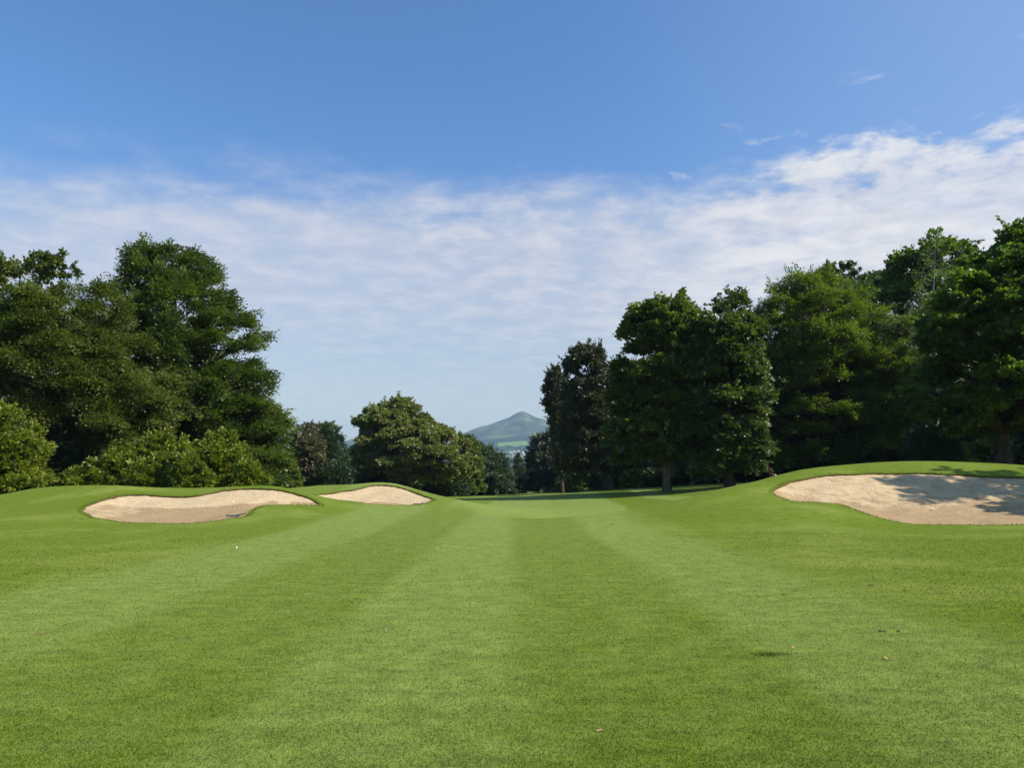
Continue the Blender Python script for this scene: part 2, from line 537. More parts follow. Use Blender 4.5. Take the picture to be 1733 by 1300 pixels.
def leaves(P, A, N, rng, nl, sl, L, Wd, jit, fan, droop, tint, age):
    """nl leaf blades on every spray (P origin, A axis, N normal) -> quads"""
    n = len(P)
    B = unit(np.cross(A, N)); N = unit(np.cross(B, A))
    t = (np.arange(nl) + .5) / nl
    side = np.where(np.arange(nl) % 2 == 0, 1.0, -1.0)
    t = t[None] + rng.uniform(-.5, .5, (n, nl)) / nl
    spread = rng.uniform(.05, .45, (n, nl)) * side[None] * (1 - .55 * t)
    lift = rng.normal(0, .12, (n, nl)) - droop * t * t
    q = P[:, None] + (sl[:, None, None]) * (A[:, None] * t[..., None] + B[:, None] * spread[..., None] * .8 + N[:, None] * lift[..., None])
    ph = rng.uniform(.15, fan, (n, nl)) * side[None]
    d = A[:, None] * np.cos(ph)[..., None] + B[:, None] * np.sin(ph)[..., None] + rng.normal(0, jit * .6, (n, nl, 3))
    d[..., 2] -= droop * .5
    d = unit(d)
    m = unit(N[:, None] + rng.normal(0, jit, (n, nl, 3)))
    s = unit(np.cross(d, m))
    sz = rng.uniform(.7, 1.25, (n, nl))[..., None]
    q = q.reshape(-1, 3); d = d.reshape(-1, 3); s = s.reshape(-1, 3); sz = sz.reshape(-1, 1)
    mm = np.cross(s, d)
    base = q; tip = q + d * L * sz - mm * (.12 * L) * sz
    mid = q + d * (L * .45) * sz + mm * (.04 * L)
    v = np.stack([base, mid + s * Wd * sz, tip, mid - s * Wd * sz], 1)
    tt = np.clip(tint[:, None] + rng.normal(0, .24, (n, nl)), 0, 1).reshape(-1)
    ag = np.clip(age[:, None] + rng.normal(0, .05, (n, nl)), 0, 1).reshape(-1)
    return v, np.repeat(tt, 4), np.repeat(ag, 4)


STYLES = {
    #        leaf L, W,  per spray, spray len, jitter, fan, droop, up, normal-up, flatten
    'beech': dict(L=.26, W=.075, nl=8, sl=1.15, jit=.28, fan=.75, droop=.10, up=.22, nup=.75, flat=.62, out=.9, bf=0.36),
    'fine': dict(L=.20, W=.055, nl=9, sl=1.0, jit=.35, fan=.8, droop=.35, up=.0, nup=.6, flat=.7, out=.7, bf=0.5),
    'oak': dict(L=.34, W=.13, nl=7, sl=.60, jit=.6, fan=1.4, droop=.05, up=.35, nup=.45, flat=.78, out=.4, bf=0.58),
    'holm': dict(L=.24, W=.085, nl=8, sl=.55, jit=.7, fan=1.4, droop=.0, up=.35, nup=.3, flat=.95, out=.4, bf=0.75),
    'syc': dict(L=.28, W=.14, nl=6, sl=.70, jit=.45, fan=1.3, droop=.25, up=.05, nup=.6, flat=.7, out=.6, bf=0.45),
    'laurel': dict(L=.20, W=.055, nl=9, sl=.45, jit=.55, fan=1.2, droop=-.05, up=.5, nup=.4, flat=.8, out=.4, bf=0.62),
    'birch': dict(L=.17, W=.065, nl=8, sl=.8, jit=.5, fan=1.1, droop=.35, up=.0, nup=.5, flat=.7, out=.8, bf=0.5),
    'spruce': dict(L=.30, W=.05, nl=9, sl=.9, jit=.3, fan=.7, droop=.2, up=-.05, nup=.7, flat=.6, out=1.0, bf=0.35),
}


def grow(name, prof, Y, trunk_u, mat, bark, style, n_leaf, R1=2.0, seed=1, depth=.9, sparse=0.0, lean=0.0, trunk_r=.35, shrub=False,
         age_amt=0.0, size=1.0, branch_vis=1.0, tint0=.45, shoots=.55, forked=False, base_v=None, n_lobes=None):
    """a tree whose crown outline (v, left u, right u) is seen at distance Y; returns its Empty"""
    rng = np.random.default_rng(seed)
    st = dict(STYLES[style])
    st['L'] *= size; st['W'] *= size; st['sl'] *= size
    rows = []
    for v, ul, ur in prof:
        a, b = at(ul, v, Y), at(ur, v, Y)
        rows.append((a[2], a[0], b[0]))
    rows = np.array(rows[::-1])
    zs, xl, xr = rows[:, 0], rows[:, 1], rows[:, 2]
    tx = at(trunk_u, 700, Y)[0]
    bz = gz(tx, Y)
    base = np.array([tx, Y, bz - .05])
    zt, zb = zs[-1], max(zs[0], bz + (.15 if shrub else .8))
    f_xl = lambda z: np.interp(z, zs, xl); f_xr = lambda z: np.interp(z, zs, xr)
    wmax = (xr - xl).max()
    # ---- lobes: big billows of the crown
    C, RR = [], []
    zz = zt
    def put(z, th, frac=1.0, rs=1.0):
        frac = frac * rng.uniform(.80, 1.16)
        r = (f_xr(z) - f_xl(z)) / 2
        if r < .12: r = .12
        r1 = min(R1 * rs, max(r * .8, R1 * .28))
        xc = (f_xr(z) + f_xl(z)) / 2
        ry = min(r * depth, wmax * .5 * depth)
        k = max(r - r1 * 1.22, 0) * frac; ky = max(ry - r1 * 1.2, 0) * frac
        zc = min(z, zt - r1 * (1.25 * st['flat'] + .22))
        C.append((xc + k * math.cos(th), Y + ky * math.sin(th), max(zc, zb + r1 * (.2 if shrub else .35)))); RR.append(r1)
    step = R1 * .85
    while zz > zb:
        put(zz, 0 + rng.normal(0, .3), 1, rng.uniform(.5, 1.05)); put(zz - .3 * step, math.pi + rng.normal(0, .3), 1, rng.uniform(.5, 1.05))
        zz -= step * rng.uniform(.7, 1.5)
    area = np.trapz(xr - xl, zs)
    nlobe = n_lobes or int(area / (R1 * R1) * 1.15) + 4
    pz = np.linspace(zb, zt, 60); pw = np.maximum(f_xr(pz) - f_xl(pz), .1); pw /= pw.sum()
    for i in range(nlobe):
        th = rng.uniform(-math.pi, math.pi)
        if math.sin(th) > .25 and rng.random() < .35: th = -th
        put(rng.choice(pz, p=pw), th, rng.uniform(.7, 1.0), rng.uniform(.5, 1.25))
    C = np.array(C); RR = np.array(RR)
    # ---- boughs on the lobes
    n2 = 14
    g = np.arange(n2) + .5
    ph = np.arccos(1 - 2 * g / n2); th = math.pi * (1 + 5 ** .5) * g
    fib = np.stack([np.cos(th) * np.sin(ph), np.sin(th) * np.sin(ph), np.cos(ph)], -1)
    bc, br, bt, bl = [], [], [], []
    for i in range(len(C)):
        rot = rng.uniform(0, 6.28)
        d = fib + rng.normal(0, .18, fib.shape)
        d = np.stack([d[:, 0] * math.cos(rot) - d[:, 1] * math.sin(rot), d[:, 0] * math.sin(rot) + d[:, 1] * math.cos(rot), d[:, 2]], -1)
        d = unit(d)
        d = d[d[:, 2] > (-.7 if shrub else -.45)]
        d = d[rng.random(len(d)) > sparse]
        p = C[i] + d * RR[i] * rng.uniform(.62, .95, (len(d), 1)) * [1, 1, st['flat']]
        dist = np.linalg.norm(p[:, None] - C[None], axis=-1) / RR[None]
        dist[:, i] = 9
        ok = dist.min(1) > .66
        p = p[ok]
        bc.append(p); br.append(np.full(len(p), RR[i] * .50) * rng.uniform(.55, 1.2, len(p)))
        tl = rng.normal(0, .19)
        bt.append(tint0 + tl + rng.normal(0, .12, len(p))); bl.append(np.full(len(p), i))
    bc = np.concatenate(bc); br = np.concatenate(br); bt = np.concatenate(bt); bl = np.concatenate(bl)
    # ---- sprays on the boughs
    wgt = br ** 2; wgt /= wgt.sum()
    ns = int(n_leaf / st['nl'])
    pick = rng.choice(len(bc), ns, p=wgt)
    d = unit(rng.normal(0, 1, (ns, 3)))
    ctr = np.array([(xl.mean() + xr.mean()) / 2, Y, 0])
    axis_x = np.interp(bc[:, 2], zs, (xl + xr) / 2)
    outw = bc - np.stack([axis_x, np.full(len(bc), Y), bc[:, 2]], -1)
    outw = unit(outw)[pick]
    d[:, 2] = np.where((d[:, 2] < -.1) & (rng.random(ns) < .86), -d[:, 2], d[:, 2])
    flip = (d * outw).sum(-1) < -.45
    d[flip, :2] *= -1
    P = bc[pick] + d * br[pick][:, None] * rng.uniform(.55, 1.0, (ns, 1)) * [1, 1, st['bf']]
    A = unit(d * .7 + outw * st['out'] + np.array([0, 0, st['up']]) + rng.normal(0, .28, (ns, 3)))
    N = unit(np.array([0, 0, 1.0]) * st['nup'] + d * (1 - st['nup']) + rng.normal(0, .22, (ns, 3)))
    sl = st['sl'] * rng.uniform(.6, 1.25, ns)
    agev = np.zeros(len(bc))
    if age_amt: agev = np.clip(rng.normal(-.25, .45, len(bc)), 0, 1) * age_amt
    # shoots: leafy twigs standing out of the crown
    outb = bc - np.stack([axis_x, np.full(len(bc), Y), bc[:, 2]], -1)
    nsh = int(len(bc) * shoots)
    shoot_l = []
    if nsh:
        sj = rng.choice(len(bc), nsh)
        so_ = unit(outb[sj])
        hi = np.clip((bc[sj, 2] - zb) / (zt - zb), 0, 1)[:, None]
        sdir = unit(so_ * (1.15 - .6 * hi) + np.array([0, 0, 1.0]) * (st['up'] * .8 + .75 * hi ** 1.5) + rng.normal(0, .3, (nsh, 3)))
        sln = (rng.uniform(.35, 1.0, nsh) ** 1.3 * (.70 * R1 + .2))[:, None]
        s0_ = bc[sj] + sdir * br[sj][:, None] * .55
        K = 5
        for kk_ in range(K):
            f_ = kk_ / (K - 1)
            P = np.concatenate([P, s0_ + sdir * sln * f_ + np.array([0, 0, -st['droop'] * .5]) * sln * f_ * f_])
            A = np.concatenate([A, unit(sdir + rng.normal(0, .3 * (1 - f_) + .06, (nsh, 3)))])
            N = np.concatenate([N, unit(np.array([0, 0, 1.0]) + rng.normal(0, .35, (nsh, 3)))])
            sl = np.concatenate([sl, st['sl'] * rng.uniform(.45, .8, nsh)])
            pick = np.concatenate([pick, sj])
        shoot_l = [(bc[sj[i_]], s0_[i_] + sdir[i_] * sln[i_] * .9) for i_ in range(nsh)]
    V, tint, age = leaves(P - base - A * sl[:, None] * .35, A, N, rng, st['nl'], sl, st['L'], st['W'], st['jit'], st['fan'], st['droop'], bt[pick], agev[pick])
    root = empty(name, base)
    nq = len(V)
    mesh_obj('crown', V.reshape(-1, 3), np.arange(nq * 4).reshape(-1, 4), mat, root, attr={'tint': tint, 'age': age})
    # ---- trunk, limbs and twigs
    T = Tubes()
    zc0 = bz + (zt - bz) * (.88 if not shrub else .5)
    hgt = zc0 - bz
    xt = float(np.interp(zc0, zs, (xl + xr) / 2))
    npt = 9
    k = np.linspace(0, 1, npt)
    tp = np.stack([tx + (xt - tx) * k ** 1.6 + lean * k, np.full(npt, Y), bz - .25 + (hgt + .25) * k], -1)
    tp[1:, :2] += rng.normal(0, .10 * trunk_r / .35, (npt - 1, 2)) * (1.5 if shrub else 1)
    tr_ = trunk_r * (1.05 - .97 * k)
    tr_[0] *= 1.45; tr_[1] *= 1.05
    tpl = tp - base
    fl = lambda s, th: 1 + .22 * np.clip(1 - s * 5, 0, 1) * np.sin(th * 5 + seed)
    if not shrub:
        T.add(tpl, tr_, 12, flare=fl)
        if forked:
            for sx in (-1, 1):
                T.add(np.array([[sx * trunk_r * .55, -.1, -.2], [sx * trunk_r * .4, -.1, 1.0], [sx * .9 * trunk_r, -.2, 2.6], [sx * 2.4 * trunk_r, -.3, 5]]), np.array([.8, .55, .45, .3]) * trunk_r, 9)
    for i in range(len(C)):
        c = C[i] - base
        if shrub:
            s0 = np.array([rng.normal(0, .25), rng.normal(0, .25), -.1])
            z0 = 0
        else:
            zr = np.clip(c[2] - RR[i] * .5 - .35 * math.hypot(c[0] - np.interp(c[2], tpl[:, 2], tpl[:, 0]), c[1]), hgt * .16, hgt * .93)
            s0 = np.array([np.interp(zr, tpl[:, 2], tpl[:, a]) for a in range(3)])
        r0 = (np.interp(s0[2], tpl[:, 2], tr_) * .5) if not shrub else .05
        r0 = min(max(r0, .03), .24) * branch_vis
        kk = np.linspace(0, 1, 6)[:, None]
        lp = s0 + (c - s0) * kk + np.array([0, 0, 1]) * (np.sin(kk * math.pi) * .10 * np.linalg.norm(c - s0))
        lp[1:-1] += rng.normal(0, .045 * np.linalg.norm(c - s0), (4, 3))
        T.add(lp, r0 * (1 - .72 * kk[:, 0]), 6)
        mine = np.where(bl == i)[0]
        for j in mine:
            q = bc[j] - base
            a0 = lp[rng.integers(3, 6)]
            m_ = (a0 + q) / 2 + rng.normal(0, .12 * RR[i], 3)
            e = q + (q - a0) * .35
            T.add(np.array([a0, m_, q, e]), np.array([.028, .02, .013, .004]) * branch_vis * max(1, R1 / 2), 3)
    for a0, e in shoot_l:
        T.add(np.array([a0, (a0 + e) / 2, e]) - base, np.array([.014, .010, .004]) * branch_vis, 3)
    T.build('trunk', bark, root)
    return root


def grow_open(name, prof, Y, trunk_u, mat, bark, style, seed=1, n_br=26, lift=.5, size=1.0, trunk_r=.2, sub=6, dens=1.0, z_from=.25, tint0=.45, depth=.8, top_v=None, age_amt=0.0):
    """an airy tree: leader, side branches out to the outline, twigs along them and leaves along the twigs"""
    rng = np.random.default_rng(seed)
    st = dict(STYLES[style]); st['L'] *= size; st['W'] *= size; st['sl'] *= size
    rows = np.array([(at(ul, v, Y)[2], at(ul, v, Y)[0], at(ur, v, Y)[0]) for v, ul, ur in prof][::-1])
    zs, xl, xr = rows.T
    tx = at(trunk_u, 700, Y)[0]; bz = gz(tx, Y); base = np.array([tx, Y, bz - .05])
    zt = zs[-1]; hgt = zt - bz
    k = np.linspace(0, 1, 12)
    xt = (xl[-1] + xr[-1]) / 2
    tp = np.stack([tx + (xt - tx) * k ** 1.3, np.full(12, Y), bz - .25 + (hgt + .2) * k], -1)
    tp[1:-1, :2] += rng.normal(0, .09, (10, 2))
    tr_ = trunk_r * (1.0 - .97 * k ** .8) + .008; tr_[0] *= 1.4
    T = Tubes(); T.add(tp - base, tr_, 10)
    P, A, tn = [], [], []
    for b_ in range(n_br):
        z0 = bz + hgt * (z_from + (1 - z_from) * (b_ + rng.random()) / n_br * .97)
        s0 = np.array([np.interp(z0, tp[:, 2], tp[:, a]) for a in range(3)])
        th = b_ * 2.4 + rng.normal(0, .3)
        if b_ % 3: th = (0 if b_ % 2 else math.pi) + rng.normal(0, .55)
        # where the branch meets the outline
        L = .3
        dirv = np.array([math.cos(th), math.sin(th) * depth, 0])
        while L < 12:
            e = s0 + dirv * L + np.array([0, 0, L * lift])
            if e[2] > zt or not (np.interp(e[2], zs, xl) <= e[0] <= np.interp(e[2], zs, xr)) or abs(e[1] - Y) > max(.3, (np.interp(e[2], zs, xr) - np.interp(e[2], zs, xl)) * .5 * depth): break
            L += .15
        L *= rng.uniform(.85, 1.05)
        kk = np.linspace(0, 1, 7)[:, None]
        bp = s0 + dirv * L * kk + np.array([0, 0, 1]) * L * lift * kk ** (1.25 if lift > 0 else .8)
        bp[1:] += rng.normal(0, .05 * L * .5, (6, 3)) * kk[1:]
        r0 = min(np.interp(z0, tp[:, 2], tr_) * .55, .02 + .022 * L)
        T.add(bp - base, r0 * (1 - .85 * kk[:, 0]), 5)
        bt = tint0 + rng.normal(0, .12)
        for c_ in range(max(2, int(sub * (.5 + L / 4)))):
            f = rng.uniform(.25, 1.0)
            q = np.array([np.interp(f, kk[:, 0], bp[:, a]) for a in range(3)])
            sd_ = unit(unit(bp[-1] - s0) * .75 + rng.normal(0, .55, 3) + np.array([0, 0, .15]))
            sl_ = rng.uniform(.3, .75) * (.35 + .28 * L) * (1.15 - .5 * f)
            e = q + sd_ * sl_ + np.array([0, 0, -st['droop'] * .3 * sl_])
            T.add(np.array([q, (q + e) / 2 + rng.normal(0, .04, 3), e]) - base, [max(.008, r0 * .25), .008, .004], 3)
            m = max(2, int(dens * sl_ / (st['sl'] * .22)))
            ff = rng.uniform(.15, 1.05, m)[:, None]
            P.append(q + (e - q) * ff + rng.normal(0, .10 * size, (m, 3))); A.append(unit(sd_ + rng.normal(0, .45, (m, 3)))); tn.append(np.full(m, bt) + rng.normal(0, .1, m))
    P = np.concatenate(P); A = np.concatenate(A); tn = np.concatenate(tn); n = len(P)
    N = unit(np.array([0, 0, 1.0]) * st['nup'] + rng.normal(0, .35, (n, 3)))
    sl = st['sl'] * rng.uniform(.4, .8, n)
    V, tint, age = leaves(P - base, A, N, rng, st['nl'], sl, st['L'], st['W'], st['jit'], st['fan'], st['droop'], tn, np.clip(rng.normal(-.2, .4, n), 0, 1) * age_amt)
    root = empty(name, base)
    mesh_obj('crown', V.reshape(-1, 3), np.arange(len(V) * 4).reshape(-1, 4), mat, root, attr={'tint': tint, 'age': age})
    T.build('trunk', bark, root)
    return root


def copy_tree(src, loc, rz, s, label, cat, group):
    c = src.copy(); COL.objects.link(c)
    for ch in list(src.children):
        d = ch.copy(); COL.objects.link(d); d.parent = c
    c.location = loc; c.rotation_euler = (0, 0, rz)
    c.scale = (s, s, s)
    tag(c, label, cat, group)
    return c
#@@TREES

# ---- left side
t = grow('beech_tree', [(412, 258, 305), (425, 238, 328), (440, 216, 345), (470, 208, 366), (500, 208, 374), (512, 210, 405), (530, 213, 428), (560, 215, 441), (590, 212, 443), (620, 215, 452),
                        (660, 225, 476), (690, 240, 488), (720, 250, 484), (760, 250, 490), (800, 260, 500), (832, 265, 488)], 62, 322, L_BEECH, BARK, 'beech', 160000, R1=1.5, seed=11, trunk_r=.5)
tag(t, 'tallest tree on the left, dark green beech with a tiered crown above the sand bunkers', 'tree')
t = grow('yew_tree', [(520, 277, 285), (545, 268, 296), (570, 261, 302), (605, 254, 309), (650, 248, 316), (700, 245, 318)], 57, 282, L_BEECH, BARK, 'fine', 26000, R1=.9, seed=12, trunk_r=.2, tint0=.3)
tag(t, 'slim pointed dark tree standing against the front of the tallest left beech', 'tree')
t = grow('hornbeam_tree', [(478, 148, 186), (492, 92, 200), (512, 30, 206), (540, -25, 213), (580, -45, 226), (620, -55, 242), (650, -60, 272), (690, -65, 284), (720, -62, 281), (745, -45, 268), (768, -10, 250)],
         52, 105, L_OLIVE, BARK, 'fine', 170000, R1=1.45, seed=13, trunk_r=.3, branch_vis=.55)
tag(t, 'olive green tree with drooping fine foliage at the left edge, in front of the beech', 'tree')
t = grow_open('elm_tree', [(432, 35, 62), (440, -20, 100), (450, -60, 128), (462, -100, 131), (480, -120, 122), (510, -140, 100), (560, -150, 90), (700, -150, 60)],
              60, -30, L_OLIVE, BARK_PALE, 'oak', seed=14, n_br=44, lift=.42, size=.8, trunk_r=.4, sub=9, dens=1.3, z_from=.3, tint0=.35)
tag(t, 'loose open tree with bare limbs showing, top left corner of the trees', 'tree')
t = grow('laurel_bush', [(696, 2, 10), (706, -20, 30), (716, -50, 36), (730, -55, 62), (745, -60, 60), (760, -66, 80), (785, -70, 76), (842, -75, 94)], 46, 5, L_LAUREL, BARK, 'laurel', 36000, R1=.65, seed=15, shrub=True, sparse=.25, shoots=.9, tint0=.6)
tag(t, 'yellow green laurel bush cut by the left edge of the picture', 'bush', 'yellow green laurel bushes behind the left mound')
for i, (pr, u, sd, lb) in enumerate([
        ([(758, 200, 206), (768, 188, 226), (776, 176, 232), (786, 170, 258), (800, 150, 262), (815, 140, 268), (832, 138, 275)], 212, 16, 'low glossy laurel bush left of the bright pair behind the left bunker'),
        ([(738, 268, 275), (746, 258, 296), (752, 236, 300), (760, 228, 326), (772, 226, 322), (784, 214, 342), (800, 212, 338), (834, 205, 350)], 280, 17, 'broad yellow green laurel bush straight behind the left bunker'),
        ([(738, 380, 385), (746, 370, 390), (752, 350, 402), (762, 346, 400), (772, 332, 416), (790, 334, 424), (834, 322, 428)], 378, 18, 'yellow green laurel bush with an upright tip beside the beech foot')]):
    t = grow('laurel_bush', pr, 48.5 + .6 * i, u, L_LAUREL, BARK, 'laurel', 30000, R1=.48, seed=sd, shrub=True, tint0=.6 if i else .35, sparse=.38, shoots=1.2)
    tag(t, lb, 'bush', 'yellow green laurel bushes behind the left mound')
for i, (pr, u, sd, lb) in enumerate([
        ([(776, 300, 322), (786, 292, 334), (800, 290, 344), (832, 284, 350)], 320, 116, 'low laurel bush filling the gap between the broad and the upright laurel'),
        ([(784, 232, 250), (794, 222, 262), (806, 218, 270), (832, 212, 276)], 244, 117, 'low laurel bush in front of the left flank of the broad laurel'),
        ([(790, 414, 424), (800, 406, 436), (815, 402, 444), (832, 398, 450)], 424, 118, 'small laurel bush at the right end of the laurel bank'),
        ([(800, 120, 150), (812, 105, 165), (835, 98, 172)], 135, 119, 'low laurel bush at the left end of the laurel bank')]):
    t = grow('laurel_bush', pr, 46.8 + .3 * i, u, L_LAUREL, BARK, 'laurel', 12000, R1=.36, seed=sd, shrub=True, tint0=.45, sparse=.3, shoots=1.4)
    tag(t, lb, 'bush', 'yellow green laurel bushes behind the left mound')
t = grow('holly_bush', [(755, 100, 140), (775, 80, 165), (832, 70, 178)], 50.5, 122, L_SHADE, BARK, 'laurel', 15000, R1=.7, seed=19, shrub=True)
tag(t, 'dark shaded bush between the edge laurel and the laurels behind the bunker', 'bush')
t = grow('hornbeam_bush', [(779, 478, 490), (795, 462, 500), (815, 455, 506), (835, 452, 510)], 74, 482, L_HORN, BARK, 'syc', 14000, R1=.8, seed=20, shrub=True, tint0=.8, size=.9)
tag(t, 'fresh green rounded bush at the right foot of the tall beech', 'bush')
t = grow('holm_oak', [(738, 510, 528), (750, 500, 542), (770, 496, 552), (795, 494, 557), (834, 492, 560)], 100, 526, L_BROWN, BARK, 'holm', 30000, R1=1.3, seed=21, age_amt=.9, tint0=.7, shrub=True)
tag(t, 'rounded brownish evergreen tree between the beech and the broad oak', 'tree')
t = grow('copper_tree', [(715, 508, 532), (725, 496, 548), (745, 488, 556), (780, 480, 560), (836, 480, 565)], 150, 520, L_BROWN, BARK, 'oak', 22000, R1=1.9, seed=22, age_amt=.5, tint0=.5)
tag(t, 'distant dull brown tree top peeping over the rounded brownish evergreen', 'tree')
t = grow('fir_tree', [(722, 549, 552), (735, 544, 560), (750, 540, 570), (775, 536, 584), (800, 532, 590), (838, 530, 600)], 138, 556, L_SHADE, BARK, 'spruce', 22000, R1=1.2, seed=23)
tag(t, 'dark fir tree with a pointed top left of the broad oak', 'tree', 'dark firs beside the broad oak')
t = grow('fir_tree', [(727, 569, 572), (742, 562, 577), (760, 558, 586), (800, 550, 596), (838, 548, 600)], 150, 571, L_SHADE, BARK, 'spruce', 16000, R1=1.1, seed=24)
tag(t, 'second dark fir tree, squeezed between the pointed fir and the broad oak', 'tree', 'dark firs beside the broad oak')
t = grow('fir_tree', [(757, 590, 596), (775, 580, 606), (800, 572, 612), (840, 566, 625)], 165, 593, L_SHADE, BARK, 'spruce', 12000, R1=1.3, seed=25)
tag(t, 'short dark fir tucked against the left foot of the broad oak', 'tree', 'dark firs beside the broad oak')

# ---- the oak in the middle and its neighbours
t = grow('oak_tree', [(672, 678, 694), (680, 652, 704), (690, 640, 711), (700, 624, 719), (708, 604, 723), (718, 601, 736), (730, 596, 752), (742, 597, 776), (755, 600, 790), (770, 600, 800), (785, 602, 803), (800, 606, 798), (812, 640, 788), (820, 655, 770)],
         125, 705, L_OAK, BARK, 'oak', 190000, R1=1.6, seed=31, trunk_r=.62, age_amt=.3, shoots=.3, tint0=.55)
tag(t, 'broad rounded oak in mid view, sunlit yellow green, dark trunk showing', 'tree')
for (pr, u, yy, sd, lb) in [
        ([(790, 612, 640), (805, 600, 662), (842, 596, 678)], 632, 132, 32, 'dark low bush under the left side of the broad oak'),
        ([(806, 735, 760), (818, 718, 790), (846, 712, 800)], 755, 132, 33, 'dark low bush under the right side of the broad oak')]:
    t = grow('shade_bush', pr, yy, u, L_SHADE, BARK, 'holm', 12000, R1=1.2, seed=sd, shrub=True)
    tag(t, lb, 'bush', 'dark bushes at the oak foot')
t = grow('lime_tree', [(734, 776, 790), (748, 768, 804), (770, 764, 812), (800, 762, 816), (842, 762, 818)], 150, 788, L_HORN, BARK, 'syc', 26000, R1=1.6, seed=34, tint0=.4, size=1.3)
tag(t, 'darker green tree half hidden behind the right shoulder of the broad oak', 'tree')
t = grow('alder_tree', [(755, 812, 818), (768, 804, 838), (780, 801, 858), (796, 800, 868), (815, 800, 872), (842, 800, 874)], 166, 834, L_BLUE, BARK, 'laurel', 34000, R1=1.7, seed=35, size=1.7, tint0=.5, shrub=True)
tag(t, 'grey green leafy tree below the distant hill, left of the flag', 'tree')
t = grow('cypress_tree', [(768, 875, 879), (785, 871, 884), (810, 868, 890), (842, 866, 892)], 178, 878, L_SHADE, BARK, 'fine', 9000, R1=.9, seed=36)
tag(t, 'small dark spire of a cypress behind the flag', 'tree')
t = grow('holm_oak', [(727, 924, 940), (740, 906, 956), (756, 892, 966), (776, 885, 976), (800, 878, 990), (842, 874, 1005)], 185, 930, L_HOLM, BARK, 'holm', 50000, R1=2.2, seed=37, size=1.5, age_amt=.6, tint0=.5, shrub=True)
tag(t, 'rounded dark evergreen right of the flag with brown sunlit top', 'tree')

# ---- the right side
t = grow('holm_oak', [(622, 938, 944), (640, 926, 951), (660, 918, 957), (690, 920, 962), (720, 930, 968), (760, 938, 972), (800, 942, 975)], 104, 950, L_HOLM, BARK, 'holm', 45000, R1=1.15, seed=41, age_amt=.5, tint0=.45, trunk_r=.3)
tag(t, 'narrow dark brown evergreen column, leftmost of the tall right hand trees', 'tree')
t = grow('holm_oak', [(580, 978, 1004), (590, 966, 1016), (605, 957, 1024), (640, 952, 1034), (680, 950, 1038), (720, 944, 1040), (760, 946, 1034), (800, 950, 1030)], 88, 1028, L_HOLM, BARK, 'holm', 90000, R1=1.6, seed=42, age_amt=.5, tint0=.4, trunk_r=.5)
tag(t, 'tall domed dark brown evergreen rising beside the narrow column', 'tree')
t = grow('sycamore_tree', [(500, 1132, 1156), (512, 1122, 1164), (522, 1085, 1170), (535, 1056, 1190), (550, 1047, 1202), (590, 1044, 1204), (620, 1034, 1204), (680, 1028, 1204), (740, 1026, 1200), (785, 1040, 1192)],
         73, 1126, L_LIME, BARK_PALE, 'syc', 95000, R1=1.75, seed=43, trunk_r=.32, forked=True, tint0=.3, size=1.1, branch_vis=1.2)
tag(t, 'tall sycamore with a yellow green top and a forked trunk at the fairway edge', 'tree')
t = grow('ash_tree', [(497, 1240, 1256), (512, 1236, 1262), (530, 1195, 1272), (550, 1176, 1288), (600, 1162, 1302), (700, 1158, 1305), (760, 1164, 1300), (800, 1170, 1295)], 70, 1232, L_BEECH, BARK, 'syc', 85000, R1=1.55, seed=44, trunk_r=.4, tint0=.35, sparse=.05, branch_vis=1.3)
tag(t, 'dark leafy ash with an open tip, right of the forked sycamore trunk', 'tree')
t = grow('beech_tree', [(458, 1366, 1404), (475, 1334, 1426), (490, 1304, 1438), (510, 1278, 1452), (540, 1264, 1486), (580, 1250, 1506), (650, 1246, 1512), (720, 1250, 1502), (795, 1268, 1492)], 82, 1376, L_HORN, BARK, 'beech', 135000, R1=1.65, seed=45, trunk_r=.5, tint0=.5)
tag(t, 'large spreading beech above the red marker post, middle of the right hand trees', 'tree')
t = grow_open('cedar_tree', [(448, 1410, 1440), (456, 1388, 1468), (466, 1378, 1522), (475, 1376, 1530), (490, 1378, 1531), (510, 1386, 1520), (530, 1396, 1506), (560, 1400, 1486), (620, 1400, 1470)],
              106, 1428, L_BEECH, BARK, 'oak', seed=46, n_br=60, lift=.30, size=.8, trunk_r=.4, sub=10, dens=1.7, z_from=.5, tint0=.3)
tag(t, 'open dark tree with a bare limb reaching right over the spreading beech', 'tree')
t = grow('hornbeam_tree', [(528, 1500, 1530), (560, 1474, 1560), (620, 1452, 1575), (700, 1444, 1585), (760, 1450, 1580), (795, 1460, 1575)], 78, 1512, L_HORN, BARK, 'fine', 80000, R1=1.3, seed=47, trunk_r=.35, tint0=.6)
tag(t, 'lower fine leaved tree filling the dip left of the far right maple', 'tree')
t = grow_open('birch_tree', [(385, 1579, 1582), (400, 1568, 1594), (415, 1562, 1600), (432, 1560, 1618), (450, 1553, 1612), (470, 1551, 1622), (500, 1545, 1632), (560, 1548, 1640), (640, 1555, 1640)],
              70, 1584, L_LIME, BARK_BIRCH, 'birch', seed=48, n_br=58, lift=.45, size=1.0, trunk_r=.17, sub=6, dens=1.1, z_from=.3, tint0=.25)
tag(t, 'slender birch with a thin airy tip above the right hand trees', 'tree')
t = grow('maple_tree', [(378, 1712, 1717), (395, 1700, 1728), (420, 1686, 1765), (440, 1652, 1790), (460, 1632, 1810), (490, 1592, 1830), (530, 1562, 1850), (600, 1546, 1860), (680, 1542, 1870), (735, 1560, 1860)], 53, 1690, L_SYC, BARK, 'syc', 170000, R1=1.35, seed=49, trunk_r=.42, size=.85)
tag(t, 'big dark maple at the right edge with bright leaves along its top', 'tree')
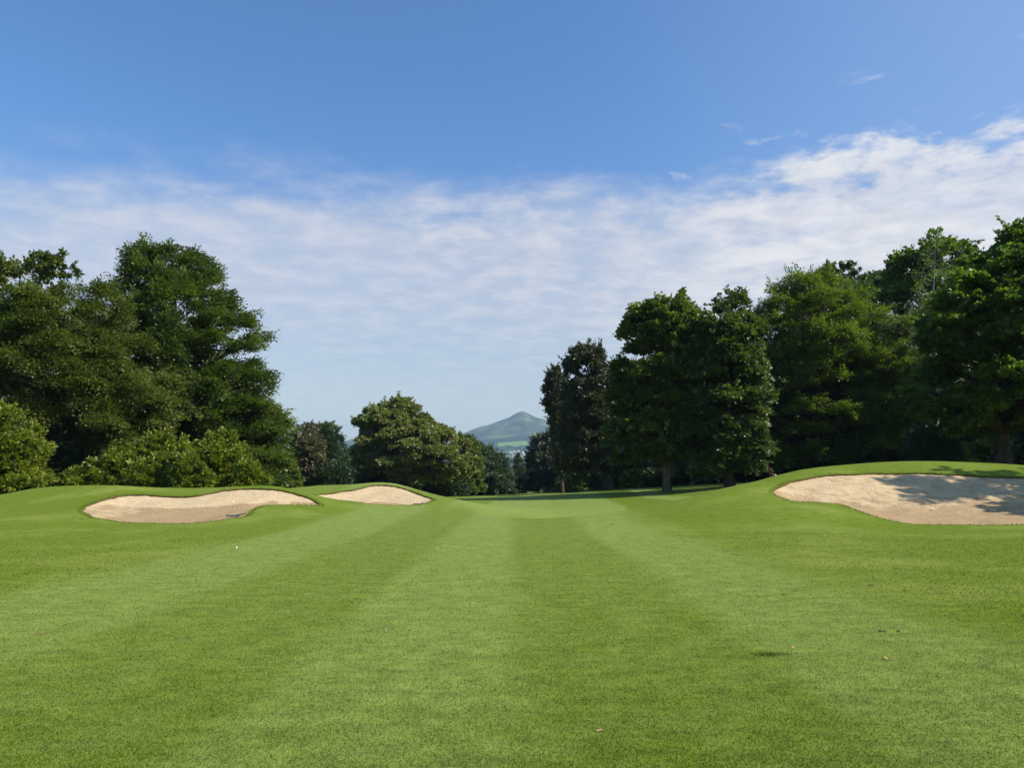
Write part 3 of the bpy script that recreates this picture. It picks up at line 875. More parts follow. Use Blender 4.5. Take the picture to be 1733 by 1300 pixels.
# tree beyond the right edge whose shade falls on the right bunker
t = grow_open('maple_tree', [(160, 2265, 2305), (230, 2185, 2385), (330, 2130, 2465), (450, 2100, 2495), (560, 2110, 2485), (650, 2155, 2445)],
              31.5, 2295, L_SYC, BARK, 'syc', seed=50, n_br=46, lift=.35, size=.8, trunk_r=.35, sub=9, dens=1.1, z_from=.25, tint0=.4)
tag(t, 'maple beyond the right edge that shades the right bunker', 'tree')

# ---- woodland behind, made of a few kinds turned and copied
WOOD = 'trees of the wood behind the fairway'
proto = [
    grow('lime_tree', [(480, 1390, 1440), (500, 1350, 1480), (550, 1320, 1510), (620, 1310, 1520), (700, 1320, 1515), (770, 1340, 1490)], 100, 1416, L_SYC, BARK, 'syc', 45000, R1=2.1, seed=61, size=1.4, trunk_r=.35),
    grow('beech_tree', [(490, 1600, 1640), (510, 1570, 1680), (560, 1540, 1710), (640, 1530, 1720), (720, 1540, 1710), (775, 1560, 1690)], 92, 1622, L_BEECH, BARK, 'beech', 45000, R1=2.0, seed=62, size=1.4, trunk_r=.35)]
tag(proto[0], 'lime tree deep in the shade of the right hand wood', 'tree', WOOD)
tag(proto[1], 'beech tree deep in the shade of the right hand wood', 'tree', WOOD)
rw = random.Random(5)
SPOT = [(62, 72), (74, 84), (50, 86), (62, 94), (80, 98), (36, 98), (48, 108), (62, 112), (28, 112), (20, 128), (34, 126), (48, 130), (18, 150), (32, 150),
        (24, 170), (38, 176), (52, 152)]
for i, (x, y) in enumerate(SPOT):
    src = proto[i % 2]
    copy_tree(src, (x, y, gz(x, y) - .05), rw.uniform(0, 6.28), rw.uniform(.78, 1.02), ('lime' if i % 2 == 0 else 'beech') + ' tree deep in the shade of the right hand wood', 'tree', WOOD)
for i, (x, y, s) in enumerate([(-62, 74, .95), (-50, 84, .9), (-76, 66, .95), (-38, 96, .75), (-58, 100, .9), (-72, 92, .9), (-86, 78, .95), (-48, 130, .7), (-64, 140, .8), (-30, 172, .6), (-46, 178, .65), (-14, 196, .5), (-64, 60, .9)]):
    copy_tree(proto[i % 2], (x, y, gz(x, y) - .05), rw.uniform(0, 6.28), s, ('lime' if i % 2 == 0 else 'beech') + ' tree behind the beech and hornbeam on the left', 'tree', 'trees of the wood on the left')
# shade bushes under the right hand trees
UG = 'undergrowth bushes below the right hand trees'
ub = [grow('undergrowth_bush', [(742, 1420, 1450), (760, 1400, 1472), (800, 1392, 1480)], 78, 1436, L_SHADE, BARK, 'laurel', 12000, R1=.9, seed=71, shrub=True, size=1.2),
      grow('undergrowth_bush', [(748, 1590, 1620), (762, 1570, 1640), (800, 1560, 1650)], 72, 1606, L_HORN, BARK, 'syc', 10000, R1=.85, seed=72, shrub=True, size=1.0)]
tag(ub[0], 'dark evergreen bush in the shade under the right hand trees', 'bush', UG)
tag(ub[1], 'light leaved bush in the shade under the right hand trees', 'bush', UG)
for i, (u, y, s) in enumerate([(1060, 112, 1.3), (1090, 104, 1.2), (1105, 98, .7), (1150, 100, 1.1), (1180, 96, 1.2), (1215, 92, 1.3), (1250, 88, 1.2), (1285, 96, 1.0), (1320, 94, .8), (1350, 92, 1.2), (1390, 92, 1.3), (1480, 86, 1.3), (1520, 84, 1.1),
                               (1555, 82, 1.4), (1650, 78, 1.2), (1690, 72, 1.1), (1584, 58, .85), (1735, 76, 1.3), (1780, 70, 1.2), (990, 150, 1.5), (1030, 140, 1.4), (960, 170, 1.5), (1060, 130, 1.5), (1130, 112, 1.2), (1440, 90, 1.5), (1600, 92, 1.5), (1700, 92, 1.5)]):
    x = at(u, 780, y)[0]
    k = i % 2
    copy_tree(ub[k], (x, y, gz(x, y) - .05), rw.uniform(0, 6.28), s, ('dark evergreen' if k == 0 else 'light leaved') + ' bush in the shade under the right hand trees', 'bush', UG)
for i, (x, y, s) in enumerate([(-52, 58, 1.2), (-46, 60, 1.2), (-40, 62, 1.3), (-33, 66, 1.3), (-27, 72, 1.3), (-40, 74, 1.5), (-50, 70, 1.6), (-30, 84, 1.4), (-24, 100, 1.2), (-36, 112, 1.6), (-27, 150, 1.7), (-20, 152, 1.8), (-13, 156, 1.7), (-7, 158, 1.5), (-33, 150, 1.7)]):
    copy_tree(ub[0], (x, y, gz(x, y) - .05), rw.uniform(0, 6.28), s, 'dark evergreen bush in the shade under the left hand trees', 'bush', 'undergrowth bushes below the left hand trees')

# ------------------------------------------------------------------ ground sheet
pts = []
def lattice(x0, x1, y0, y1, s, hole=None, jit=.25):
    gx = np.arange(x0, x1 + 1e-6, s); gy = np.arange(y0, y1 + 1e-6, s)
    X, Y = np.meshgrid(gx, gy)
    X = X.ravel() + RNG.uniform(-jit, jit, X.size) * s; Y = Y.ravel() + RNG.uniform(-jit, jit, Y.size) * s
    if hole:
        k = ~((X > hole[0]) & (X < hole[1]) & (Y > hole[2]) & (Y < hole[3]))
        X, Y = X[k], Y[k]
    return np.stack([X, Y], -1)
near = lattice(-30, 34, -4, 56, .5)
midp = lattice(-110, 120, -30, 215, 2.0, (-30.5, 34.5, -4.5, 56.5))
r = 230.0
far = []
while r < 9900:
    th = np.linspace(-math.pi, math.pi, 48, endpoint=False)
    far.append(np.stack([r * np.sin(th), 100 + r * np.cos(th)], -1)); r *= 1.2
far = np.concatenate(far)
P2 = np.concatenate([near, midp, far])
keep = np.ones(len(P2), bool)
for b in BUNKERS:
    poly = b['poly']
    lo, hi = poly.min(0) - .5, poly.max(0) + .5
    k = np.where((P2[:, 0] > lo[0]) & (P2[:, 0] < hi[0]) & (P2[:, 1] > lo[1]) & (P2[:, 1] < hi[1]))[0]
    bad = inside(poly, P2[k, 0], P2[k, 1]) | (edge_dist(poly, P2[k, 0], P2[k, 1]) < .14)
    keep[k[bad]] = False
P2 = P2[keep]
allp = [Vector(p) for p in P2]
edges = []
# a fine ring of turf round each bunker, then the rim itself
for b in BUNKERS:
    poly = b['poly']; n = len(poly); s0 = len(allp)
    allp += [Vector(p) for p in poly]
    edges += [(s0 + i, s0 + (i + 1) % n) for i in range(n)]
vo, eo, fo, _, _, _ = delaunay_2d_cdt(allp, edges, [], 0, 1e-5)
vo = np.array([(p.x, p.y) for p in vo]); fo = np.array([f for f in fo if len(f) == 3])
cen = vo[fo].mean(1)
kill = np.zeros(len(fo), bool)
for b in BUNKERS:
    kill |= inside(b['poly'], cen[:, 0], cen[:, 1])
fo = fo[~kill]
vz = ground_z(vo[:, 0], vo[:, 1])
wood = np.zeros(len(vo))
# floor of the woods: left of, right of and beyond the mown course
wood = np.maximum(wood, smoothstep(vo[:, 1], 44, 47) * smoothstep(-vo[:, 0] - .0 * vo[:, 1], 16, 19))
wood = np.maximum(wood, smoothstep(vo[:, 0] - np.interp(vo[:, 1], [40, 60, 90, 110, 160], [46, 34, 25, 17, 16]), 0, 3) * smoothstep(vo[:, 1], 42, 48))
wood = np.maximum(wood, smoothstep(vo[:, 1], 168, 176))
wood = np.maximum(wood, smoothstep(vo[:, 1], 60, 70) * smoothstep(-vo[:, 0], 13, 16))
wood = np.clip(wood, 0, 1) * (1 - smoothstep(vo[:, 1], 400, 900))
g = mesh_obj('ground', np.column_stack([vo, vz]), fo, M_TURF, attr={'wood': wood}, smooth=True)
tag(g, kind='structure')

# ------------------------------------------------------------------ bunkers: sand and the cut turf edge
BL = ['long kidney shaped sand bunker in the left mound', 'small sand bunker in the second mound below the broad oak', 'large sand bunker at the right edge, half in tree shade', 'thin distant sand bunker just before the green with the flag']
for b, lb in zip(BUNKERS, BL):
    poly = b['poly']; n = len(poly)
    lo, hi = poly.min(0), poly.max(0)
    q = lattice(lo[0], hi[0], lo[1], hi[1], .22)
    k = inside(poly, q[:, 0], q[:, 1]); q = q[k]
    q = q[edge_dist(poly, q[:, 0], q[:, 1]) > .1]
    vs = [Vector(p) for p in poly] + [Vector(p) for p in q]
    v2, _, f2, _, _, _ = delaunay_2d_cdt(vs, [(i, (i + 1) % n) for i in range(n)], [], 1, 1e-5)
    v2 = np.array([(p.x, p.y) for p in v2]); f2 = np.array([f for f in f2 if len(f) == 3])
    d = edge_dist(poly, v2[:, 0], v2[:, 1])
    gzv = ground_z(v2[:, 0], v2[:, 1])
    # the floor lies level in front, the face climbs to the far rim
    fy = np.interp(v2[:, 0], *[np.array(a) for a in zip(*sorted((at(*p)[0], at(*p)[1]) for p in b['near']))])
    depth = v2[:, 1] - fy
    ff_ = np.interp(v2[:, 0], *[np.array(a) for a in zip(*sorted((at(*p)[0], at(*p)[1]) for p in b['far']))])
    t = np.clip(depth / np.maximum(ff_ - fy, .6), 0, 1)
    z = gzv - .06 * np.minimum(1, .35 + d) - .05 * t - b.get('deep', .36) * np.sin(math.pi * t ** .85) * (1 - np.exp(-d / .9))
    z += .02 * np.sin(v2[:, 0] * 3.1 + np.sin(v2[:, 1] * 2.3) * 1.5) * np.minimum(d, 1) + RNG.normal(0, .008, len(v2))
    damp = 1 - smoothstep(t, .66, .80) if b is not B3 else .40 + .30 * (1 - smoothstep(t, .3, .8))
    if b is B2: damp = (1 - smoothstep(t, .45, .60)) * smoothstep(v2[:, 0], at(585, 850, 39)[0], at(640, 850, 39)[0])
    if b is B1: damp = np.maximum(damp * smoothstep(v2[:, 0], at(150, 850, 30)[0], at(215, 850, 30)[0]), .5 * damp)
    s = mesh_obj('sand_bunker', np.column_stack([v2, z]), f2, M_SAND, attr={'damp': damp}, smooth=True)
    b['z'] = (v2, z)
    # soil edge: from the turf down past the sand
    pz = ground_z(poly[:, 0], poly[:, 1])
    nrm = np.roll(poly, -1, 0) - np.roll(poly, 1, 0); nrm = np.stack([nrm[:, 1], -nrm[:, 0]], -1); nrm /= np.linalg.norm(nrm, axis=1)[:, None] + 1e-9
    if inside(poly, *(poly[:1] + nrm[:1] * .05).T)[0]: nrm = -nrm      # outward
    b['nrm'] = nrm; b['pz'] = pz
    under = poly + nrm * .03
    rings = [np.column_stack([poly, pz]), np.column_stack([poly, pz - .03]), np.column_stack([under, pz - .08]), np.column_stack([poly - nrm * .05, pz - .17])]
    i = np.arange(n); j = (i + 1) % n
    ff = np.concatenate([np.stack([r_ * n + i, r_ * n + j, (r_ + 1) * n + j, (r_ + 1) * n + i], -1) for r_ in range(3)])
    e = mesh_obj('turf_edge', np.concatenate(rings), ff, M_SOIL, s, smooth=True)
    tag(s, lb, 'bunker', 'sand bunkers cut into the mounds', 'structure')


def on_sand(b, x, y):
    v2, z = b['z']
    k = ((v2 - [x, y]) ** 2).sum(1).argsort()[:3]
    return float(z[k].mean())


def hit_ground(u, v):
    """first ground point along the view ray of a pixel"""
    d = at(u, v, 1.0) - np.array([0, 0, EYE])
    ys = np.concatenate([np.arange(2.5, 40, .05), np.arange(40, 170, .5)])
    gzv = ground_z(d[0] * ys, ys)
    k = np.argmax(EYE + d[2] * ys <= gzv)
    return np.array([d[0] * ys[k], ys[k], gzv[k]])


# ------------------------------------------------------------------ turf blades
def blades(x, y, h, w, rng, lean=.55):
    n = len(x)
    z = ground_z(x, y)
    th = rng.uniform(0, 2 * math.pi, n)
    lx, ly = rng.normal(0, lean, n), rng.normal(0, lean, n)
    c, s = np.cos(th) * w, np.sin(th) * w
    b0 = np.stack([x - c, y - s, z - .004], -1); b1 = np.stack([x + c, y + s, z - .004], -1)
    tip = np.stack([x + lx * h, y + ly * h, z + h], -1)
    return np.stack([b0, b1, tip], 1)


rg = np.random.default_rng(3)
n = 1150000
uu = rg.uniform(-1300, 3050, n)
vv = 886 + (1600 - 886) * rg.random(n) ** .95
D = (vv - HORIZON) / F0
yy = EYE / np.maximum(D - .030, .012)
xx = (uu - W0 / 2) / F0 * yy * 1.004
k = (yy < 30) & (yy > 1.4) & (rg.random(n) > .97 * smoothstep(yy, 13, 29))
xx, yy = xx[k] + rg.normal(0, .03, k.sum()), yy[k] * (1 + rg.normal(0, .015, k.sum()))
kk = np.ones(len(xx), bool)
for b in BUNKERS:
    kk &= ~inside(b['poly'], xx, yy)
xx, yy = xx[kk], yy[kk]
h = rg.uniform(.55, 1.2, len(xx)) * (.010 + .0005 * yy); w = (.0016 + .00034 * yy) * rg.uniform(.7, 1.3, len(xx))
h *= 1 + .35 * ((xx < -7) | (xx > 5.5))
V = [blades(xx, yy, h, w, rg)]
# fringe hanging over the bunker rims
for b in BUNKERS:
    poly = b['poly']; m = 16
    i = np.repeat(np.arange(len(poly)), m)
    f = rg.random(len(i))[:, None]
    p = poly[i] * (1 - f) + np.roll(poly, -1, 0)[i] * f + b['nrm'][i] * (rg.random(len(i))[:, None] * .22 - .01)
    V.append(blades(p[:, 0], p[:, 1], rg.uniform(.025, .07, len(i)), rg.uniform(.006, .013, len(i)), rg, .5))
V = np.concatenate(V)
tint = np.repeat(rg.random(len(V)), 3)
gr = mesh_obj('grass', V.reshape(-1, 3), np.arange(len(V) * 3).reshape(-1, 3), M_BLADE, attr={'tint': tint})
tag(gr, kind='stuff')

# ------------------------------------------------------------------ small things on the course
M_WHITE = simple_mat('white_paint', (.8, .8, .78), .4, .5, .04)
M_RED = simple_mat('red_cloth', (.42, .045, .03), .8, .2, .15)
M_REDWOOD = simple_mat('red_post', (.30, .045, .03), .6, .3, .2, 14)
M_POLE = simple_mat('pole_paint', (.55, .53, .42), .5, .4, .1)
M_RAKE = simple_mat('black_rubber', (.018, .02, .02), .5, .4, .2)
M_TEAL = simple_mat('teal_plastic', (.09, .17, .15), .5, .4, .2)
M_DRY = simple_mat('dry_leaf', (.36, .23, .11), .8, .2, .35, 60)
M_STONE = simple_mat('pale_stone', (.6, .57, .5), .8, .2, .2, 40)

def sphere(name, r, mat, loc, dimple=False):
    import bmesh
    bm = bmesh.new()
    bmesh.ops.create_icosphere(bm, subdivisions=4 if dimple else 2, radius=r)
    if dimple:
        for i, v in enumerate(bm.verts):
            if i % 3 == 0: v.co *= .985
    me = bpy.data.meshes.new(name); bm.to_mesh(me); bm.free()
    for p in me.polygons: p.use_smooth = True
    me.materials.append(mat)
    o = bpy.data.objects.new(name, me); COL.objects.link(o); o.location = loc
    return o

p = hit_ground(400, 929)
tag(sphere('golf_ball', .0215, M_WHITE, (p[0], p[1], p[2] + .022), True), 'white golf ball on the fairway in front of the left bunker', 'golf ball')
p = hit_ground(653, 1069)
T = Tubes(); T.add([[0, 0, -.02], [0, 0, .012], [0, 0, .018], [0, 0, .022], [0, 0, .018]], [.002, .0022, .007, .0085, .002], 10)
o = T.build('golf_tee', M_WHITE); o.location = (p[0], p[1], p[2] + .004)
tag(o, 'tiny white tee standing in the mown grass, centre left of the foreground', 'golf tee')

# flag on the green
p = at(881.5, 842, 150); p[2] = gz(p[0], 150)
fl = empty('golf_flag', p)
T = Tubes(); T.add([[0, 0, -.1], [0, 0, 1], [0, 0, 2.15]], [.016, .014, .012], 8); T.build('pole', M_POLE, fl)
nx, nz = 10, 7
gx, gz_ = np.meshgrid(np.linspace(0, 1, nx), np.linspace(0, 1, nz))
fx = .02 + .5 * gx; fz = 2.12 - .36 * gz_ - .20 * gx ** 1.5; fy = .06 * np.sin(gx * 7 + gz_ * 1.5) * gx
i = (np.arange(nz - 1)[:, None] * nx + np.arange(nx - 1)[None]).ravel()
v = np.stack([fx.ravel(), fy.ravel(), fz.ravel()], -1); v2_ = v + [0, .006, 0]
q = np.stack([i, i + 1, i + nx + 1, i + nx], -1)
mesh_obj('flag', np.concatenate([v, v2_]), np.concatenate([q, q[:, ::-1] + nx * nz]), M_RED, fl, smooth=True)
tag(fl, 'red flag on a thin pole on the distant green', 'flag')

# leaning red post behind the right mound
Yp = 55.0
p = at(1304, 806, Yp); p[2] = gz(p[0], Yp)
top = at(1303, 790, Yp)[2] - p[2]
T = Tubes(); T.add([[0, 0, -.3], [-.03, 0, top * .5], [-.09, 0, top - .12], [-.11, 0, top], [-.112, 0, top + .03]], [.07, .07, .07, .06, .02], 10)
o = T.build('marker_post', M_REDWOOD); o.location = p
tag(o, 'leaning dull red post in the shade behind the right mound', 'post')

def rake(p0, p1, b, lb):
    a, c = hit_ground(*p0), hit_ground(*p1)
    zc = on_sand(b, (a[0] + c[0]) / 2, (a[1] + c[1]) / 2 + .25)
    rt = empty('bunker_rake', ((a[0] + c[0]) / 2, (a[1] + c[1]) / 2 + .22, zc + .05))
    d = unit(np.array([c[0] - a[0], c[1] - a[1], 0.0])); L = np.linalg.norm(c[:2] - a[:2])
    T = Tubes(); T.add([-d * L / 2, d * 0 + [0, 0, .01], d * L / 2 + [0, 0, .03]], [.02, .02, .02], 8); T.build('handle', M_RAKE, rt)
    s = np.cross(d, [0, 0, 1.0])
    h0 = -d * L / 2
    T = Tubes(); T.add([h0 - s * .3, h0 - s * .1, h0 + s * .1, h0 + s * .3], [.028] * 4, 8)
    for k in np.linspace(-.28, .28, 12):
        T.add([h0 + s * k, h0 + s * k + [0, 0, -.07]], [.01, .005], 5)
    T.build('rake_head', M_TEAL, rt)
    tag(rt, lb, 'rake', 'rakes lying in the bunkers')
rake((390, 876), (413, 870), B1, 'dark rake lying along the front rim of the left kidney shaped bunker')
rake((707, 851.5), (716, 849.5), B2, 'dark rake lying in the right corner of the small bunker below the oak')

p = hit_ground(1577, 846)
o = sphere('stone', .05, M_STONE, (p[0], p[1], on_sand(B3, p[0], p[1]) + .03)); o.scale = (1.5, 1, .7)
tag(o, 'small pale stone lying on the sand of the right bunker', 'stone')

def dry_leaf(u, v, s, rz, lb):
    p = hit_ground(u, v)
    nx, ny = 7, 5
    a, c = np.meshgrid(np.linspace(-1, 1, nx), np.linspace(-1, 1, ny))
    wv = (1 - a ** 2) ** .6 * .42
    v_ = np.stack([a * s, c * wv * s, s * (.22 + .35 * (c * wv) ** 2 * 3 + .15 * a ** 2)], -1).reshape(-1, 3)
    i = (np.arange(ny - 1)[:, None] * nx + np.arange(nx - 1)[None]).ravel()
    q = np.stack([i, i + 1, i + nx + 1, i + nx], -1)
    o = mesh_obj('fallen_leaf', v_, q, M_DRY, smooth=True)
    md = o.modifiers.new('thickness', 'SOLIDIFY'); md.thickness = .0015
    o.location = (p[0], p[1], p[2] + .004); o.rotation_euler = (.25, -.2, rz)
    tag(o, lb, 'leaf', 'fallen leaves on the fairway')
dry_leaf(1014, 1243, .024, .3, 'pale brown curled leaf on the grass, nearest the bottom edge')
dry_leaf(1196, 1051, .024, -.5, 'dry leaf on the edge of a light mown band, right of centre')
dry_leaf(1342, 1099, .026, .8, 'dry pinkish leaf just right of the dark grass tuft')
dry_leaf(1499, 1119, .030, 1.4, 'dry leaf on the light band at the far right of the foreground')
dry_leaf(748, 1012, .030, .1, 'dry pale leaf on the light band left of centre')
dry_leaf(73, 1075, .034, .2, 'dry leaf near the left edge of the foreground')

def divot(u, v, ln, wd, ang, lb, sd):
    p = hit_ground(u, v)
    rr = np.random.default_rng(sd)
    n = 22; th = np.arange(n) * 2 * math.pi / n
    r = 1 + rr.normal(0, .16, n)
    ex = np.cos(th) * r * ln; ey = np.sin(th) * r * wd
    X = p[0] + ex * math.cos(ang) - ey * math.sin(ang); Y = p[1] + ex * math.sin(ang) + ey * math.cos(ang)
    outer = np.column_stack([X, Y, ground_z(X, Y) + .003])
    X2 = p[0] + (X - p[0]) * .55; Y2 = p[1] + (Y - p[1]) * .55
    inner = np.column_stack([X2, Y2, ground_z(X2, Y2) + .012 + rr.uniform(0, .008, n)])
    c = np.array([[p[0], p[1], p[2] + .016]])
    i = np.arange(n); j = (i + 1) % n
    o = mesh_obj('divot', np.concatenate([outer, inner, c]), [np.stack([i, j, j + n, i + n], -1), np.stack([i + n, j + n, np.full(n, 2 * n)], -1)], M_SOIL)
    tag(o, lb, 'divot', 'divots in the turf')
divot(1493, 1072, .045, .010, -.2, 'longest dark torn divot on the light band at the right', 1)
divot(1521, 1072, .022, .006, -.25, 'short dark slit of turf just right of the longest divot', 2)
divot(1326, 1008, .030, .012, .1, 'small dark scrap of torn turf between the two right mown bands', 3)
divot(1474, 992, .05, .03, .1, 'dull worn divot above the longest one, near the right rough', 4)
divot(1531, 1001, .03, .010, -.3, 'small black scrap of turf at the edge of the right rough', 5)
divot(1035, 888.5, .09, .04, 0, 'dark scrap of turf at the foot of the right mound', 6)
divot(139, 879, .10, .05, 0, 'dark scrap of turf left of the kidney shaped bunker', 7)
divot(1249, 941, .06, .02, .2, 'dark scrap of turf on the near face of the right mound', 8)

# the longer tuft in the foreground
p = hit_ground(1302, 1110)
m = 420
a = rg.uniform(0, 6.28, m); r_ = rg.random(m) ** .8 * (1 + .3 * np.sin(a * 3 + 1))
V = blades(p[0] + np.cos(a) * r_ * .17, p[1] + np.sin(a) * r_ * .075, rg.uniform(.012, .036, m), rg.uniform(.0018, .0035, m), rg, .5)
M_TUFT = leaf_mat('tuft_blade', (.07, .12, .012), (.16, .215, .045), tr=.4, gloss=.01)
o = mesh_obj('grass_tuft', V.reshape(-1, 3) - p, np.arange(m * 3).reshape(-1, 3), M_TUFT, attr={'tint': np.repeat(rg.random(m), 3)})
o.location = p
tag(o, 'dark tuft of longer grass left unmown in the right foreground', 'grass tuft')

# ------------------------------------------------------------------ far country: hill, woods, town
def fbm(x, y, sc, seed, oct=5):
    rr = np.random.default_rng(seed)
    out = np.zeros_like(x); amp = 1.0; tot = 0
    for o_ in range(oct):
        for _ in range(3):
            th = rr.uniform(0, 6.28); ph = rr.uniform(0, 6.28); f_ = sc * 2 ** o_ * rr.uniform(.8, 1.25)
            out += amp * np.sin((x * math.cos(th) + y * math.sin(th)) * f_ + ph + 1.3 * np.sin((x * math.sin(th) - y * math.cos(th)) * f_ * .7 + ph * 2)) / 3
        tot += amp; amp *= .5
    return out / tot

RU = [(200, 774), (480, 765), (560, 752), (592, 745), (620, 746), (660, 752), (700, 750), (740, 744), (775, 737), (790, 731), (805, 725), (818, 721), (826, 720), (838, 715), (850, 711), (862, 706.5), (870, 701.5), (877, 698), (882, 696.6), (888, 697), (896, 701), (906, 706), (918, 709), (930, 712.5), (960, 722), (1000, 732), (1060, 742), (1200, 756), (1500, 772)]
RX = np.array([at(u, v, 7000)[0] for u, v in RU]); RZ = np.array([at(u, v, 7000)[2] for u, v in RU])
gx = np.concatenate([np.linspace(-3600, -700, 60)[:-1], np.linspace(-700, 700, 240)[:-1], np.linspace(700, 3600, 60)])
gy = np.concatenate([np.linspace(3700, 7000, 150), np.linspace(7000, 9000, 50)[1:]])
X, Y = np.meshgrid(gx, gy)
rid = np.interp(X, RX, RZ)
t_ = np.interp(Y, [3700, 4300, 4500, 5000, 5500, 6000, 6500, 6800, 6930, 7000, 7300, 8000, 9000], [-.14, .03, .08, .167, .305, .46, .67, .85, .95, 1.0, .9, .5, -.1])
soft = np.interp(X + fbm(X, Y, .004, 5) * 60, RX, np.convolve(np.pad(RZ, 2, 'edge'), np.ones(5) / 5, 'valid'))
blend = smoothstep(Y, 6300, 6950)
rr_ = soft * (1 - blend) + rid * blend
low = .35 * 437 + .65 * rr_
base_h = np.where(t_ < .35, low, low * (1 - smoothstep(t_, .3, .65)) + rr_ * smoothstep(t_, .3, .65))
Z = t_ * base_h + fbm(X, Y, .006, 9) * 14 * np.clip(t_ * 2, 0, 1) * (1 - smoothstep(Y, 6700, 6950)) + np.where(t_ < 0, t_ * 300, 0)
Z = np.where(Y < 6999, Z, t_ * rid)
# colours of the land: heather, bracken, plantation, pasture
vpix = HORIZON - (Z - EYE) / Y * F0; upix = W0 / 2 + X / Y * F0
n1 = fbm(X, Y, .007, 21); n2 = fbm(X, Y, .03, 22)
colr = np.zeros(X.shape + (4,)); colr[..., 3] = 1
heath = np.array([.040, .056, .032]); grassy = np.array([.115, .135, .050]); forest = np.array([.022, .036, .022]); fieldc = np.array([.13, .22, .05]); rock = np.array([.11, .10, .10])
mixf = lambda a, b_, f: a * (1 - f[..., None]) + b_ * f[..., None]
c = mixf(np.broadcast_to(heath, X.shape + (3,)), grassy, smoothstep(n1 + .6 * n2, -.05, .35))
c = mixf(c, rock, smoothstep(Z, 380, 430) * .5)
pl = smoothstep(Y + 260 * n1 + 90 * n2, 5380, 5440) * (1 - smoothstep(Y + 200 * n1, 5850, 5900))
c = mixf(c, forest, pl * .9)
pl2 = smoothstep(X + 120 * n2, -150, -60) * smoothstep(n1, .05, .2) * (1 - smoothstep(Y, 6350, 6500)) * smoothstep(Y, 6050, 6100)
c = mixf(c, forest, pl2 * .6)
fld = smoothstep(upix + 4 * n2, 834, 838) * (1 - smoothstep(upix + 5 * n1, 890, 896)) * (1 - smoothstep(Y + 120 * n2, 5400, 5440)) * smoothstep(Y + 60 * n2, 5060, 5090)
c = mixf(c, fieldc, fld)
lowf = (1 - smoothstep(Y + 40 * n2, 5040, 5070))
cell = np.floor((X + .3 * Y) / 130 + n1 * .3) * 7.13 + np.floor((Y - .2 * X) / 150) * 3.77
cell = np.abs(np.sin(cell * 12.9)) % 1
lowc = mixf(mixf(np.broadcast_to(np.array([.10, .16, .045]), X.shape + (3,)), np.array([.15, .20, .07]), smoothstep(cell, .3, .6)), forest, smoothstep(cell, .72, .74))
c = mixf(c, lowc, lowf)
colr[..., :3] = c
ny_, nx_ = X.shape
i = (np.arange(ny_ - 1)[:, None] * nx_ + np.arange(nx_ - 1)[None]).ravel()
m, t = material('hillside')
out = t.n('ShaderNodeOutputMaterial'); pb = t.n('ShaderNodeBsdfPrincipled')
a = t.n('ShaderNodeAttribute', attribute_name='land'); t.link(a.outputs['Color'], pb.inputs['Base Color'])
pb.inputs['Roughness'].default_value = .95; pb.inputs['Specular IOR Level'].default_value = .02
t.link(pb.outputs[0], out.inputs[0])
hl = mesh_obj('hill', np.stack([X, Y, Z], -1).reshape(-1, 3), np.stack([i, i + 1, i + nx_ + 1, i + nx_], -1), m, attr={'land': colr.reshape(-1, 4)}, smooth=True)
tag(hl, kind='structure')

def hill_z(x, y):
    ix = np.clip(np.searchsorted(gx, x), 1, len(gx) - 1); iy = np.clip(np.searchsorted(gy, y), 1, len(gy) - 1)
    return float(max(Z[iy, ix], np.interp(y, PROF_Y, PROF_Z)))

# hedges and woods of the valley: a mass of far crowns
rf = np.random.default_rng(77)
cc = []
for _ in range(900):
    u = rf.uniform(740, 990); y = rf.choice([rf.uniform(1200, 3500), rf.uniform(3600, 5050)])
    cc.append((at(u, 775, y)[0], y, rf.uniform(4, 9)))
for u in np.arange(828, 905, .7):           # hedges below the bright field
    y = 5030 + 30 * math.sin(u * .2); cc.append((at(u, 775, y)[0], y, rf.uniform(4, 8)))
    y = 4780 + 40 * math.sin(u * .13 + 1); cc.append((at(u, 775, y)[0], y, rf.uniform(5, 9)))
for u in np.arange(836, 842, .3):
    y = rf.uniform(5060, 5400); cc.append((at(u, 775, y)[0], y, rf.uniform(6, 10)))
cc = np.array(cc)
cz_ = np.array([hill_z(x, y) if y > 3700 else np.interp(y, PROF_Y, PROF_Z) for x, y, _ in cc])
nq = 26
d = unit(rf.normal(0, 1, (len(cc), nq, 3))); d[..., 2] = np.abs(d[..., 2])
ctr = np.stack([cc[:, 0], cc[:, 1], cz_ + cc[:, 2] * .5], -1)[:, None] + d * cc[:, 2][:, None, None] * .75
nn = unit(d + rf.normal(0, .4, d.shape)); a1 = unit(np.cross(nn, rf.normal(0, 1, d.shape))); a2 = np.cross(nn, a1)
sz = cc[:, 2][:, None, None] * .55
V = np.stack([ctr + a1 * sz, ctr + a2 * sz, ctr - a1 * sz, ctr - a2 * sz], 2).reshape(-1, 3)
wd = mesh_obj('distant_wood', V, np.arange(len(V)).reshape(-1, 4), L_SHADE, attr={'tint': np.repeat(rf.random(len(V) // 4), 4), 'age': np.zeros(len(V))})
tag(wd, kind='stuff')

